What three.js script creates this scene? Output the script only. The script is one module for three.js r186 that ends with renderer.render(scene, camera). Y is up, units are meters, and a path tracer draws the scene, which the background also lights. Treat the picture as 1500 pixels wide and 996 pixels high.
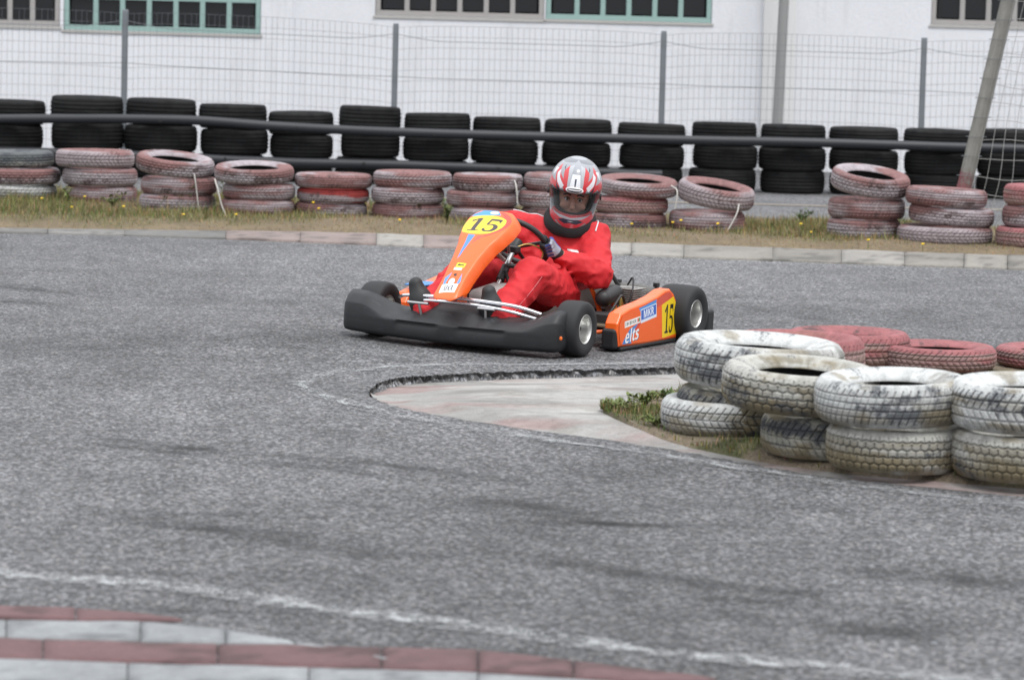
import * as THREE from 'three';
import { mergeGeometries } from 'three/addons/utils/BufferGeometryUtils.js';
import { RoundedBoxGeometry } from 'three/addons/geometries/RoundedBoxGeometry.js';

// ---------------------------------------------------------------- camera, sky, sun, exposure
const scene = new THREE.Scene();
const FPX = 4800, PITCH = Math.atan(484 / 4800), ROLL = 0.026, CAMH = 1.6;       // focal length in pixels of the 1500 x 996 photograph
const camera = new THREE.PerspectiveCamera(2 * Math.atan(498 / FPX) * 180 / Math.PI, 1500 / 996, 0.5, 900);
camera.position.set(0, CAMH, 0);
camera.rotation.set(-PITCH, 0, ROLL, 'YXZ');
camera.focus = 15.8; camera.userData.fStop = 4.7;
scene.add(camera);

const SKYW = 128, SKYH = 64, skyData = new Float32Array(SKYW * SKYH * 4);
for (let j = 0; j < SKYH; j++) for (let i = 0; i < SKYW; i++) {
  const el = ((j + 0.5) / SKYH - 0.5) * Math.PI, s = Math.max(0, Math.sin(el)), k = (j * SKYW + i) * 4;
  const cl = 1 + 0.06 * Math.sin(i / SKYW * 4 * Math.PI + 3 * s) * (1 - s) + 0.04 * Math.sin(i / SKYW * 10 * Math.PI - 5 * s) * (1 - s);
  const L = 1.82 * (1 + 1.9 * s) / 2.9 * cl;
  skyData[k] = L * 0.975; skyData[k + 1] = L * 1.0; skyData[k + 2] = L * 1.045; skyData[k + 3] = 1;
}
const sky = new THREE.DataTexture(skyData, SKYW, SKYH, THREE.RGBAFormat, THREE.FloatType);
sky.mapping = THREE.EquirectangularReflectionMapping; sky.magFilter = THREE.LinearFilter; sky.minFilter = THREE.LinearFilter;
sky.wrapS = THREE.RepeatWrapping; sky.needsUpdate = true;
scene.background = sky; scene.environment = sky;

const sun = new THREE.DirectionalLight(new THREE.Color(1, 0.97, 0.93), 1.5);
sun.position.set(5, 21, -6); sun.target.position.set(0, 0, -16);
sun.castShadow = true; sun.shadow.radius = 34; sun.shadow.mapSize.set(2048, 2048);
Object.assign(sun.shadow.camera, { left: -16, right: 16, top: 22, bottom: -22, near: 1, far: 60 });
scene.add(sun, sun.target);

const renderer = new THREE.WebGLRenderer({ antialias: true });
renderer.toneMapping = THREE.LinearToneMapping;
renderer.toneMappingExposure = 1.17;
renderer.shadowMap.enabled = true; renderer.shadowMap.type = THREE.PCFSoftShadowMap;

// ---------------------------------------------------------------- helpers
const V3 = (x, y, z) => new THREE.Vector3(x, y, z);
const clamp = (x, a = 0, b = 1) => Math.min(b, Math.max(a, x));
const lerp = (a, b, t) => a + (b - a) * t;
const sstep = (a, b, x) => { const t = clamp((x - a) / (b - a)); return t * t * (3 - 2 * t); };
function rng(seed) { let a = seed >>> 0; return () => { a = (a + 0x6D2B79F5) | 0; let t = Math.imul(a ^ (a >>> 15), 1 | a); t = (t + Math.imul(t ^ (t >>> 7), 61 | t)) ^ t; return ((t ^ (t >>> 14)) >>> 0) / 4294967296; }; }
function h3(x, y, z) { let h = Math.imul(x, 374761393) + Math.imul(y, 668265263) + Math.imul(z, 2147483647 - 1274126177); h = Math.imul(h ^ (h >>> 13), 1274126177); return ((h ^ (h >>> 16)) >>> 0) / 4294967296; }
function noise3(x, y, z, px = 0, py = 0) {      // value noise; px, py: period of x and y
  const xi = Math.floor(x), yi = Math.floor(y), zi = Math.floor(z), fx = x - xi, fy = y - yi, fz = z - zi;
  const u = fx * fx * (3 - 2 * fx), v = fy * fy * (3 - 2 * fy), w = fz * fz * (3 - 2 * fz);
  const m = (a, p) => p ? ((a % p) + p) % p : a;
  const x0 = m(xi, px), x1 = m(xi + 1, px), y0 = m(yi, py), y1 = m(yi + 1, py);
  const a = lerp(lerp(h3(x0, y0, zi), h3(x1, y0, zi), u), lerp(h3(x0, y1, zi), h3(x1, y1, zi), u), v);
  if (w === 0) return a;
  const b = lerp(lerp(h3(x0, y0, zi + 1), h3(x1, y0, zi + 1), u), lerp(h3(x0, y1, zi + 1), h3(x1, y1, zi + 1), u), v);
  return lerp(a, b, w);
}
function fbm(x, y, z = 0, oct = 4, px = 0, py = 0) { let s = 0, a = 0.5, n = 0; for (let o = 0; o < oct; o++) { s += a * noise3(x, y, z + o * 17, px, py); n += a; a *= 0.5; x *= 2; y *= 2; px *= 2; py *= 2; } return s / n; }

// photograph pixel -> ray; ground or a given depth decides the distance
const camM = new THREE.Matrix4().makeRotationFromEuler(new THREE.Euler(-PITCH, 0, ROLL, 'YXZ'));
const ray = (px, py) => V3((px - 750) / FPX, -(py - 498) / FPX, -1).applyMatrix4(camM);
function gp(px, py, y = 0) { const d = ray(px, py), t = (y - CAMH) / d.y; return V3(d.x * t, y, d.z * t); }
function atz(px, py, z) { const d = ray(px, py), t = z / d.z; return V3(d.x * t, CAMH + d.y * t, z); }

const numbers = {};
function numbered(n) { const k = numbers[n] = (numbers[n] ?? -1) + 1; return k ? `${n}_${String(k).padStart(3, '0')}` : n; }
function shade(o) { o.castShadow = true; o.receiveShadow = true; return o; }
function part(name, geo, mat, parent) { const m = shade(new THREE.Mesh(geo, mat)); m.name = name; parent.add(m); return m; }
function tag(o, label, category, group, kind) { o.userData = { label, category }; if (group) o.userData.group = group; if (kind) o.userData.kind = kind; return o; }
function thing(name, label, category, pos = [0, 0, 0], group) { const g = new THREE.Group(); g.name = numbered(name); g.position.set(...pos); scene.add(g); return tag(g, label, category, group); }
function structure(name, geo, mat, label) { const m = part(name, geo, mat, scene); m.userData = { kind: 'structure', label, category: name.replace(/_/g, ' ') }; return m; }
const lin = (r, g, b) => new THREE.Color().setRGB(r, g, b);
const std = (r, g, b, rough = 0.8, extra = {}) => new THREE.MeshStandardMaterial({ color: lin(r, g, b), roughness: rough, side: THREE.DoubleSide, ...extra });
const toS = c => Math.round(255 * clamp(c <= 0.0031308 ? 12.92 * c : 1.055 * Math.pow(c, 1 / 2.4) - 0.055));
function colourTexture(w, h, fn) { const d = new Uint8Array(w * h * 4), c = [0, 0, 0]; for (let j = 0; j < h; j++) for (let i = 0; i < w; i++) { fn(i, j, c); const k = (j * w + i) * 4; d[k] = toS(c[0]); d[k + 1] = toS(c[1]); d[k + 2] = toS(c[2]); d[k + 3] = 255; } const t = new THREE.DataTexture(d, w, h); t.colorSpace = THREE.SRGBColorSpace; return tex(t); }
function valueTexture(w, h, fn) { const d = new Uint8Array(w * h * 4); for (let j = 0; j < h; j++) for (let i = 0; i < w; i++) { const k = (j * w + i) * 4; d[k] = d[k + 1] = d[k + 2] = Math.round(255 * clamp(fn(i, j))); d[k + 3] = 255; } return tex(new THREE.DataTexture(d, w, h)); }
function tex(t) { t.wrapS = t.wrapT = THREE.RepeatWrapping; t.magFilter = THREE.LinearFilter; t.minFilter = THREE.LinearMipmapLinearFilter; t.generateMipmaps = true; t.needsUpdate = true; return t; }
function canvasTexture(w, h, draw) { const c = document.createElement('canvas'); c.width = w; c.height = h; draw(c.getContext('2d'), w, h); const t = new THREE.CanvasTexture(c); t.colorSpace = THREE.SRGBColorSpace; t.magFilter = THREE.LinearFilter; t.needsUpdate = true; return t; }
function tube(points, r, seg = 24, rad = 8, closed = false) { return new THREE.TubeGeometry(new THREE.CatmullRomCurve3(points.map(p => p.isVector3 ? p : V3(...p)), closed), seg, r, rad, closed); }
function rod(a, b, r, sides = 8, r2 = r) { a = a.isVector3 ? a : V3(...a); b = b.isVector3 ? b : V3(...b); const d = b.clone().sub(a), g = new THREE.CylinderGeometry(r2, r, d.length(), sides, 1); g.applyQuaternion(new THREE.Quaternion().setFromUnitVectors(V3(0, 1, 0), d.clone().normalize())); g.translate((a.x + b.x) / 2, (a.y + b.y) / 2, (a.z + b.z) / 2); return g; }
function box(x0, x1, y0, y1, z0, z1, r = 0.004) { const g = new RoundedBoxGeometry(x1 - x0, y1 - y0, z1 - z0, 2, Math.min(r, (x1 - x0) / 2.1, (y1 - y0) / 2.1, (z1 - z0) / 2.1)); g.translate((x0 + x1) / 2, (y0 + y1) / 2, (z0 + z1) / 2); return g; }
const merge = list => mergeGeometries(list.map(g => { const q = g.index ? g.toNonIndexed() : g; for (const k of Object.keys(q.attributes)) if (!['position', 'normal', 'uv'].includes(k)) q.deleteAttribute(k); return q; }));
function gridGeo(nu, nv, fn, opt = {}) {          // fn(u, v, out) fills out.p (position), out.t (uv) and out.c (colour)
  const P = [], T = [], C = [], I = [], o = { p: [0, 0, 0], t: [0, 0], c: null };
  for (let j = 0; j <= nv; j++) for (let i = 0; i <= nu; i++) { o.t = [i / nu, j / nv]; o.c = null; fn(i / nu, j / nv, o, i, j); P.push(...o.p); T.push(...o.t); if (o.c) C.push(...o.c); }
  for (let j = 0; j < nv; j++) for (let i = 0; i < nu; i++) { const a = j * (nu + 1) + i, b = a + 1, c = a + nu + 1, d = c + 1; opt.flip ? I.push(a, c, b, b, c, d) : I.push(a, b, c, b, d, c); }
  const g = new THREE.BufferGeometry();
  g.setAttribute('position', new THREE.Float32BufferAttribute(P, 3)); g.setAttribute('uv', new THREE.Float32BufferAttribute(T, 2));
  if (C.length) g.setAttribute('color', new THREE.Float32BufferAttribute(C, 3));
  g.setIndex(I); g.computeVertexNormals(); return g;
}
function shellGeo(nu, nv, fn, thick) {            // a curved sheet with real thickness and closed rims
  const out = gridGeo(nu, nv, fn), n = out.attributes.normal, p = out.attributes.position, N = (nu + 1) * (nv + 1);
  const P = [...p.array], T = [...out.attributes.uv.array], I = [...out.index.array];
  for (let i = 0; i < N; i++) P.push(p.getX(i) - n.getX(i) * thick, p.getY(i) - n.getY(i) * thick, p.getZ(i) - n.getZ(i) * thick);
  T.push(...out.attributes.uv.array);
  for (let k = 0; k < out.index.count; k += 3) I.push(out.index.getX(k) + N, out.index.getX(k + 2) + N, out.index.getX(k + 1) + N);
  const ring = [];
  for (let i = 0; i <= nu; i++) ring.push(i);
  for (let j = 1; j <= nv; j++) ring.push(j * (nu + 1) + nu);
  for (let i = nu - 1; i >= 0; i--) ring.push(nv * (nu + 1) + i);
  for (let j = nv - 1; j > 0; j--) ring.push(j * (nu + 1));
  for (let k = 0; k < ring.length; k++) { const a = ring[k], b = ring[(k + 1) % ring.length]; I.push(a, a + N, b, b, a + N, b + N); }
  const g = new THREE.BufferGeometry(); g.setAttribute('position', new THREE.Float32BufferAttribute(P, 3)); g.setAttribute('uv', new THREE.Float32BufferAttribute(T, 2)); g.setIndex(I); g.computeVertexNormals(); return g;
}
function surfaceNets(fn, lo, hi, h) {
  const n = [0, 1, 2].map(k => Math.ceil((hi[k] - lo[k]) / h) + 1), [nx, ny, nz] = n, F = new Float32Array(nx * ny * nz);
  for (let k = 0, q = 0; k < nz; k++) for (let j = 0; j < ny; j++) for (let i = 0; i < nx; i++, q++) F[q] = fn(lo[0] + i * h, lo[1] + j * h, lo[2] + k * h);
  const id = new Int32Array(nx * ny * nz).fill(-1), P = [], I = [], off = [0, 1, nx, nx + 1, nx * ny, nx * ny + 1, nx * ny + nx, nx * ny + nx + 1];
  const ed = [[0, 1], [2, 3], [4, 5], [6, 7], [0, 2], [1, 3], [4, 6], [5, 7], [0, 4], [1, 5], [2, 6], [3, 7]];
  for (let k = 0; k < nz - 1; k++) for (let j = 0; j < ny - 1; j++) for (let i = 0; i < nx - 1; i++) {
    const q = (k * ny + j) * nx + i; let m = 0; for (let c = 0; c < 8; c++) if (F[q + off[c]] < 0) m |= 1 << c;
    if (m === 0 || m === 255) continue;
    let x = 0, y = 0, z = 0, c = 0;
    for (const [a, b] of ed) { if (((m >> a) & 1) === ((m >> b) & 1)) continue; const fa = F[q + off[a]], t = fa / (fa - F[q + off[b]]); const ax = a & 1, ay = (a >> 1) & 1, az = a >> 2; x += ax + ((b & 1) - ax) * t; y += ay + (((b >> 1) & 1) - ay) * t; z += az + ((b >> 2) - az) * t; c++; }
    id[q] = P.length / 3; P.push(lo[0] + (i + x / c) * h, lo[1] + (j + y / c) * h, lo[2] + (k + z / c) * h);
  }
  const S = [1, nx, nx * ny];
  for (let k = 1; k < nz - 1; k++) for (let j = 1; j < ny - 1; j++) for (let i = 1; i < nx - 1; i++) {
    const q = (k * ny + j) * nx + i, s = F[q] < 0;
    for (let d = 0; d < 3; d++) { if (s === (F[q + S[d]] < 0)) continue; const u = S[(d + 1) % 3], v = S[(d + 2) % 3]; const a = id[q], b = id[q - u], c = id[q - u - v], e = id[q - v]; if (a < 0 || b < 0 || c < 0 || e < 0) continue; s ? I.push(a, b, c, a, c, e) : I.push(a, c, b, a, e, c); }
  }
  const g = new THREE.BufferGeometry(); g.setAttribute('position', new THREE.Float32BufferAttribute(P, 3)); g.setIndex(I);
  g.computeVertexNormals(); return g;
}
function seg(x, y, z, a, b, ra, rb) { const dx = b[0] - a[0], dy = b[1] - a[1], dz = b[2] - a[2], L = dx * dx + dy * dy + dz * dz; const t = clamp(((x - a[0]) * dx + (y - a[1]) * dy + (z - a[2]) * dz) / L); return Math.hypot(x - a[0] - dx * t, y - a[1] - dy * t, z - a[2] - dz * t) - (ra + (rb - ra) * t); }
function smin(a, b, k) { const h = clamp(0.5 + 0.5 * (b - a) / k); return b + (a - b) * h - k * h * (1 - h); }
const ell = (x, y, z, c, r) => { const k = Math.hypot((x - c[0]) / r[0], (y - c[1]) / r[1], (z - c[2]) / r[2]); return (k - 1) * Math.min(...r); };
function polyDist(pts, x, z) { let best = 1e9; for (let i = 0; i + 1 < pts.length; i++) { const a = pts[i], b = pts[i + 1], dx = b.x - a.x, dz = b.z - a.z, t = clamp(((x - a.x) * dx + (z - a.z) * dz) / (dx * dx + dz * dz)); const d = Math.hypot(x - a.x - dx * t, z - a.z - dz * t); if (d < best) best = d; } return best; }
function inPoly(pts, x, z) { let c = false; for (let i = 0, j = pts.length - 1; i < pts.length; j = i++) if ((pts[i].z > z) !== (pts[j].z > z) && x < (pts[j].x - pts[i].x) * (z - pts[i].z) / (pts[j].z - pts[i].z) + pts[i].x) c = !c; return c; }
const smooth = (pts, n) => new THREE.CatmullRomCurve3(pts, false, 'centripetal').getPoints(n);

// ---------------------------------------------------------------- ground
// the kart stands here: yaw, and the slight bank of the track under it
const KART = gp(840, 522), TH = 28 * Math.PI / 180, YAW = Math.atan2(-Math.cos(TH), -Math.sin(TH)), BANK = 0.024;
{ const c = Math.cos(YAW), s = Math.sin(YAW); KART.x -= c * 0.52 + s * -0.53; KART.z -= -s * 0.52 + c * -0.53; }
function bank(x, z) { const dx = x - KART.x, dz = z - KART.z, lx = Math.cos(YAW) * dx - Math.sin(YAW) * dz, lz = Math.sin(YAW) * dx + Math.cos(YAW) * dz; return BANK * clamp(lz + 0.53, 0, 1.2) * (1 - sstep(1.0, 2.6, lz)) * (1 - sstep(0.75, 1.9, Math.abs(lx))); }

const islandFar = smooth([[541, 573], [556, 562], [590, 554], [650, 550.5], [770, 545], [900, 542], [1010, 538], [1150, 530], [1350, 512], [1620, 495]].map(p => gp(...p)), 90);
const islandNear = smooth([[541, 573], [552, 584], [590, 597], [650, 609], [800, 632], [960, 654], [1090, 677], [1210, 697], [1360, 713], [1640, 740]].map(p => gp(...p)), 90);
const island = [...islandFar, ...islandNear.slice(1).reverse()];
const islandDepth = (x, z) => inPoly(island, x, z) ? polyDist(island, x, z) : -1;
const roadMarks = [
  [[[130, 640], [240, 652], [330, 660], [420, 668], [505, 683]], 0.045, 0.34], [[[330, 648], [470, 662], [560, 676]], 0.03, 0.22],
  [[[480, 735], [720, 775], [900, 800]], 0.05, 0.22], [[[620, 790], [780, 815], [990, 850], [1170, 868]], 0.06, 0.32], [[[1050, 900], [1200, 915], [1360, 925], [1500, 934]], 0.06, 0.36],
  [[[0, 600], [150, 612], [300, 622]], 0.06, 0.16], [[[0, 735], [160, 752], [330, 778], [520, 812]], 0.07, 0.22], [[[900, 700], [1150, 740], [1450, 775]], 0.06, 0.14],
  [[[0, 420], [180, 428], [420, 452], [640, 500]], 0.22, 0.14], [[[0, 515], [140, 505], [300, 500], [500, 508]], 0.3, 0.2], [[[0, 560], [200, 545], [420, 560]], 0.3, 0.14],
  [[[1060, 470], [1200, 462], [1500, 455]], 0.3, 0.12], [[[0, 380], [300, 385], [520, 398]], 0.05, 0.12], [[[1000, 430], [1250, 440], [1500, 446]], 0.06, 0.14],
];
{ const R = rng(612); for (let k = 0; k < 46; k++) { const x = -100 + 1500 * R(), y = k < 16 ? 395 + 150 * R() : 600 + 330 * R(), l = 120 + 420 * R(), sl = 0.02 + 0.1 * R(), b = (R() - 0.5) * 14; if (x + l > 900 && y > 440 && y < 740 - 0.12 * (1500 - x - l)) continue; roadMarks.push([[[x, y], [x + l / 2, y + sl * l / 2 + b], [x + l, y + sl * l]], 0.025 + 0.09 * R() * R(), 0.1 + 0.22 * R()]); } }
roadMarks.forEach((m, i) => { const p = smooth(m[0].map(q => gp(...q)), 12), w = m[1]; roadMarks[i] = { p, w, s: m[2], x0: Math.min(...p.map(q => q.x)) - 2 * w, x1: Math.max(...p.map(q => q.x)) + 2 * w, z0: Math.min(...p.map(q => q.z)) - 2 * w, z1: Math.max(...p.map(q => q.z)) + 2 * w }; });
function roadTone(x, z) {
  let m = 0.655 + 0.5 * (fbm(x * 0.4 + 9, z * 0.35, 3, 4) - 0.5) + 0.22 * (fbm(x * 0.7, z * 4.5, 15, 3) - 0.5) + 0.26 * (fbm(x * 2.2, z * 1.1, 5, 3) - 0.5) + 0.2 * (noise3(x * 9, z * 4, 2) - 0.5);
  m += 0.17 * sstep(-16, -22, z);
  for (const r of roadMarks) { if (x < r.x0 || x > r.x1 || z < r.z0 || z > r.z1) continue; const d = polyDist(r.p, x, z); if (d < r.w * 2) m -= 0.72 * r.s * (1 - sstep(r.w * 0.3, r.w * 2, d)) * (0.35 + 1.1 * sstep(0.3, 0.7, fbm(x * 5, z * 3, 11, 3))); }
  return m;
}
const N = 1024;
const stoneA = new Float32Array(N * N).fill(0.07), stoneH = new Float32Array(N * N).fill(0.0), stoneT = new Float32Array(N * N);
{ const R = rng(71);
  for (let s = 0; s < 52000; s++) {
    const cx = R() * N, cy = R() * N, rad = 1.4 + 3.2 * Math.pow(R(), 1.8), as = 0.7 + 0.6 * R(), an = R() * 6.28, tone = 0.105 + 0.31 * Math.pow(R(), 1.5), tint = R() - 0.5, lift = 0.45 + 0.55 * R(), ca = Math.cos(an), sa = Math.sin(an), b = Math.ceil(rad * 1.4);
    for (let y = -b; y <= b; y++) for (let x = -b; x <= b; x++) { const u = (x * ca + y * sa) / as, v = (-x * sa + y * ca) * as, d = Math.hypot(u, v) / rad; if (d > 1) continue; const k = ((Math.floor(cy) + y + N) % N) * N + ((Math.floor(cx) + x + N) % N), hh = lift * (1 - d * d * 0.7); if (hh < stoneH[k] * 0.8) continue; stoneH[k] = hh; stoneA[k] = tone * (1 - 0.25 * d * d); stoneT[k] = tint; }
  } }
const asphaltMap = colourTexture(N, N, (i, j, c) => { const k = j * N + i, a = stoneA[k], t = stoneT[k]; c[0] = a * (1 + 0.1 * t); c[1] = a; c[2] = a * (1.025 - 0.12 * t); });
const asphaltBump = valueTexture(N, N, (i, j) => stoneH[j * N + i]);
const asphaltM = new THREE.MeshStandardMaterial({ color: lin(1, 1, 1), map: asphaltMap, bumpMap: asphaltBump, bumpScale: 0.006, roughness: 0.86, vertexColors: true });

structure('ground', new THREE.PlaneGeometry(700, 700).rotateX(-Math.PI / 2).translate(0, -0.09, -60), std(0.17, 0.17, 0.172, 0.95), 'grey asphalt yard reaching away around the karting track');
{ const xs = [], zs = [];
  for (let x = -16; x < -5; x += 0.5) xs.push(x); for (let x = -5; x < 5; x += 0.05) xs.push(x); for (let x = 5; x <= 16; x += 0.5) xs.push(x);
  for (let z = -3; z > -7; z -= 0.3) zs.push(z); for (let z = -7; z > -17; z -= 0.04) zs.push(z); for (let z = -17; z > -34.5; z -= 0.1) zs.push(z);
  const g = gridGeo(xs.length - 1, zs.length - 1, (u, v, o, i, j) => {
    const x = xs[i], z = zs[j]; let y = bank(x, z) + 0.004 * (fbm(x * 1.3, z * 0.9, 8, 2) - 0.5);
    if (z < -10 && z > -16 && x > -0.9) { const d = islandDepth(x, z); if (d > 0) y = -0.085 * sstep(0, 0.05, d) + y * (1 - sstep(0, 0.05, d)); }
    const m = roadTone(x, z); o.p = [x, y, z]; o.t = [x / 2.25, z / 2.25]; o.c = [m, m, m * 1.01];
  });
  structure('road', g, asphaltM, 'worn grey asphalt karting track with dark rubber marks'); }
const roadY = (x, z) => bank(x, z) + 0.004 * (fbm(x * 1.3, z * 0.9, 8, 2) - 0.5);

// concrete tip of the island, lower than the broken asphalt edge behind it
const concreteBump = valueTexture(512, 512, (i, j) => 0.6 * fbm(i / 8, j / 8, 0, 4, 64, 64) + 0.4 * noise3(i / 2, j / 2, 4, 256, 256));
const grainMap = colourTexture(512, 512, (i, j, c) => { const a = 0.82 + 0.3 * (fbm(i / 16, j / 16, 7, 5, 32, 32) - 0.5) + 0.3 * (noise3(i / 1.5, j / 1.5, 3, 341, 341) - 0.5); c[0] = a; c[1] = a * 0.995; c[2] = a * 0.985; });
const concreteM = new THREE.MeshStandardMaterial({ map: grainMap, bumpMap: concreteBump, bumpScale: 0.004, roughness: 0.92, vertexColors: true });
const soilEdge = smooth([[880, 606], [930, 598], [968, 588], [1000, 575], [1100, 560], [1300, 540], [1620, 520]].map(p => gp(...p)), 40);
const soilNear = smooth([[880, 609], [905, 624], [960, 645], [1040, 663], [1130, 680], [1215, 694], [1360, 709], [1640, 735]].map(p => gp(...p)), 40);
const soilPoly = [...soilEdge, ...soilNear.slice().reverse()];
const islandY = (x, z) => { const dn = polyDist(islandNear, x, z), df = polyDist(islandFar, x, z); return lerp(-0.004, -0.027, sstep(0, 1, dn / (dn + df + 1e-6))) + 0.026 * sstep(0.12, 0.6, Math.min(df, dn * 3)) + 0.008 * (fbm(x * 4, z * 4, 2, 3) - 0.5); };
{ const nu = 240, nv = 60;
  const g = gridGeo(nu, nv, (u, v, o) => {
    const k = u * 90, i = Math.min(89, Math.floor(k)), t = k - i, a = islandFar[i].clone().lerp(islandFar[i + 1], t), b = islandNear[i].clone().lerp(islandNear[i + 1], t), x = lerp(a.x, b.x, v), z = lerp(a.z, b.z, v);
    const red = (0.25 + 0.75 * (1 - sstep(-0.35, 0.25, x))) * sstep(0.54, 0.66, fbm(x * 1.7 + 4, z * 5.5, 21, 4)) + 0.75 * sstep(0.8, 0.95, v) * sstep(0.4, 0.6, fbm(x * 3, z * 9, 31, 4)), st = 0.3 + 0.16 * (fbm(x * 1.6, z * 5, 41, 4) - 0.5), pale = 0.1 * sstep(0.5, 0.65, fbm(x * 3, z * 7, 51, 3)), m = st + pale, dirt = 0.4 * sstep(0.56, 0.7, fbm(x * 5, z * 8, 61, 4)), f = clamp(red) * 0.55;
    o.p = [x, islandY(x, z), z]; o.t = [x / 0.9, z / 0.9]; o.c = [lerp(m, 0.27, f) * (1 - 0.4 * dirt), lerp(m * 0.985, 0.15, f) * (1 - 0.45 * dirt), lerp(m * 0.95, 0.138, f) * (1 - 0.5 * dirt)];
  });
  structure('traffic_island', g, concreteM, 'pale worn concrete apron with faded red paint inside the corner');
  // broken asphalt lip
  const lip = gridGeo(420, 3, (u, v, o) => {
    const k = u * 70, i = Math.floor(Math.min(69.999, k)), p = islandFar[i].clone().lerp(islandFar[i + 1], k - i), n = (fbm(u * 90, 3, 0, 4) - 0.5) * 0.05, y0 = roadY(p.x, p.z) + 0.006 + 0.01 * (fbm(u * 120, 9, 0, 2) - 0.5);
    const y = v < 0.4 ? y0 : lerp(y0, -0.05, (v - 0.4) / 0.6), back = v < 0.2 ? -0.04 : v < 0.5 ? 0.012 + n : -0.012 + n * 0.7;
    o.p = [p.x + 0.1 * back, v < 0.2 ? y0 - 0.012 : y, p.z + back]; o.t = [u * 5, v * 0.1];
  });
  part('broken_asphalt_edge', lip, std(0.05, 0.05, 0.051, 0.95), scene.getObjectByName('traffic_island')); }
// soil on the island
const soilMap = colourTexture(512, 512, (i, j, c) => { const a = fbm(i / 12, j / 12, 2, 5, 42, 42), g = noise3(i / 1.7, j / 1.7, 1, 301, 301), m = 0.55 + 0.6 * a + 0.5 * (g - 0.5); c[0] = 0.9 * m; c[1] = 0.86 * m; c[2] = 0.78 * m; });
const soilM = new THREE.MeshStandardMaterial({ map: soilMap, bumpMap: concreteBump, bumpScale: 0.012, roughness: 1, vertexColors: true });
{ const g = gridGeo(140, 40, (u, v, o) => {
    const k = u * 40, i = Math.min(39, Math.floor(k)), t = k - i, a = soilEdge[i].clone().lerp(soilEdge[i + 1], t), b = soilNear[i].clone().lerp(soilNear[i + 1], t), x = lerp(a.x, b.x, v), z = lerp(a.z, b.z, v), e = Math.min(1, Math.min(v, 1 - v) * 45, u * 40), w = fbm(x * 3, z * 3, 1, 3), gr = sstep(0.45, 0.62, fbm(x * 4 + 3, z * 4, 71, 4));
    o.p = [x, islandY(x, z) - 0.012 + e * (0.016 + 0.02 * w), z]; o.t = [x / 0.8, z / 0.8]; o.c = [lerp(0.24, 0.11, gr), lerp(0.2, 0.115, gr), lerp(0.155, 0.055, gr)];
  });
  structure('island_soil', g, soilM, 'bare soil with weeds under the white tyres'); }
const soilY = (x, z) => islandY(x, z) + 0.016;

// painted lines on the asphalt: worn sheets
const wornAlpha = (seed, keep) => valueTexture(512, 128, (i, j) => { const e = Math.min(j, 127 - j) / 64, n = fbm(i / 10, j / 10, seed, 5, 51, 13), m = fbm(i / 48, j / 48, seed + 5, 3, 11, 3), s = stoneH[(j * 2 % N) * N + (i * 2 % N)]; return sstep(keep, keep + 0.26, 0.5 * n + 0.28 * m + 0.3 * s + 0.12 * e - 0.14 * (e < 0.15)); });
const lineM = keep => new THREE.MeshStandardMaterial({ color: lin(0.36, 0.37, 0.375), roughness: 0.85, alphaMap: wornAlpha(3, keep), transparent: true, side: THREE.DoubleSide });
function paintLine(name, pix, w, mat, label) { const c = smooth(pix.map(p => gp(...p)), 160); const g = gridGeo(160, 6, (u, v, o, i) => { const p = c[i], a = c[Math.max(0, i - 1)], b = c[Math.min(160, i + 1)], n = V3(b.x - a.x, 0, b.z - a.z).normalize(), s = (v - 0.5) * w; const x = p.x + n.z * s, z = p.z - n.x * s; o.p = [x, roadY(x, z) + 0.005, z]; o.t = [i / 160 * c.length * 0.02, v]; }); return structure(name, g, mat, label); }
paintLine('painted_line', [[1290, 520], [1000, 531], [800, 535], [620, 537], [520, 543], [462, 552], [440, 560], [452, 571], [500, 589], [570, 607], [690, 628], [800, 645], [960, 666], [1100, 690], [1300, 718], [1560, 748]], 0.13, lineM(0.56), 'worn white line painted round the tip of the island');
paintLine('painted_line_001', [[-160, 822], [0, 842], [120, 850], [260, 863], [400, 882], [520, 899], [700, 921], [850, 942], [1000, 960], [1250, 984], [1560, 1010]], 0.17, lineM(0.52), 'white edge line painted along the near kerb');
paintLine('painted_line_002', [[-100, 283], [600, 290], [1000, 297], [1240, 303], [1700, 312]], 0.12, new THREE.MeshStandardMaterial({ color: lin(0.36, 0.31, 0.25), roughness: 0.9, map: grainMap }), 'pale line across the lane behind the pink tyres');

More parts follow.
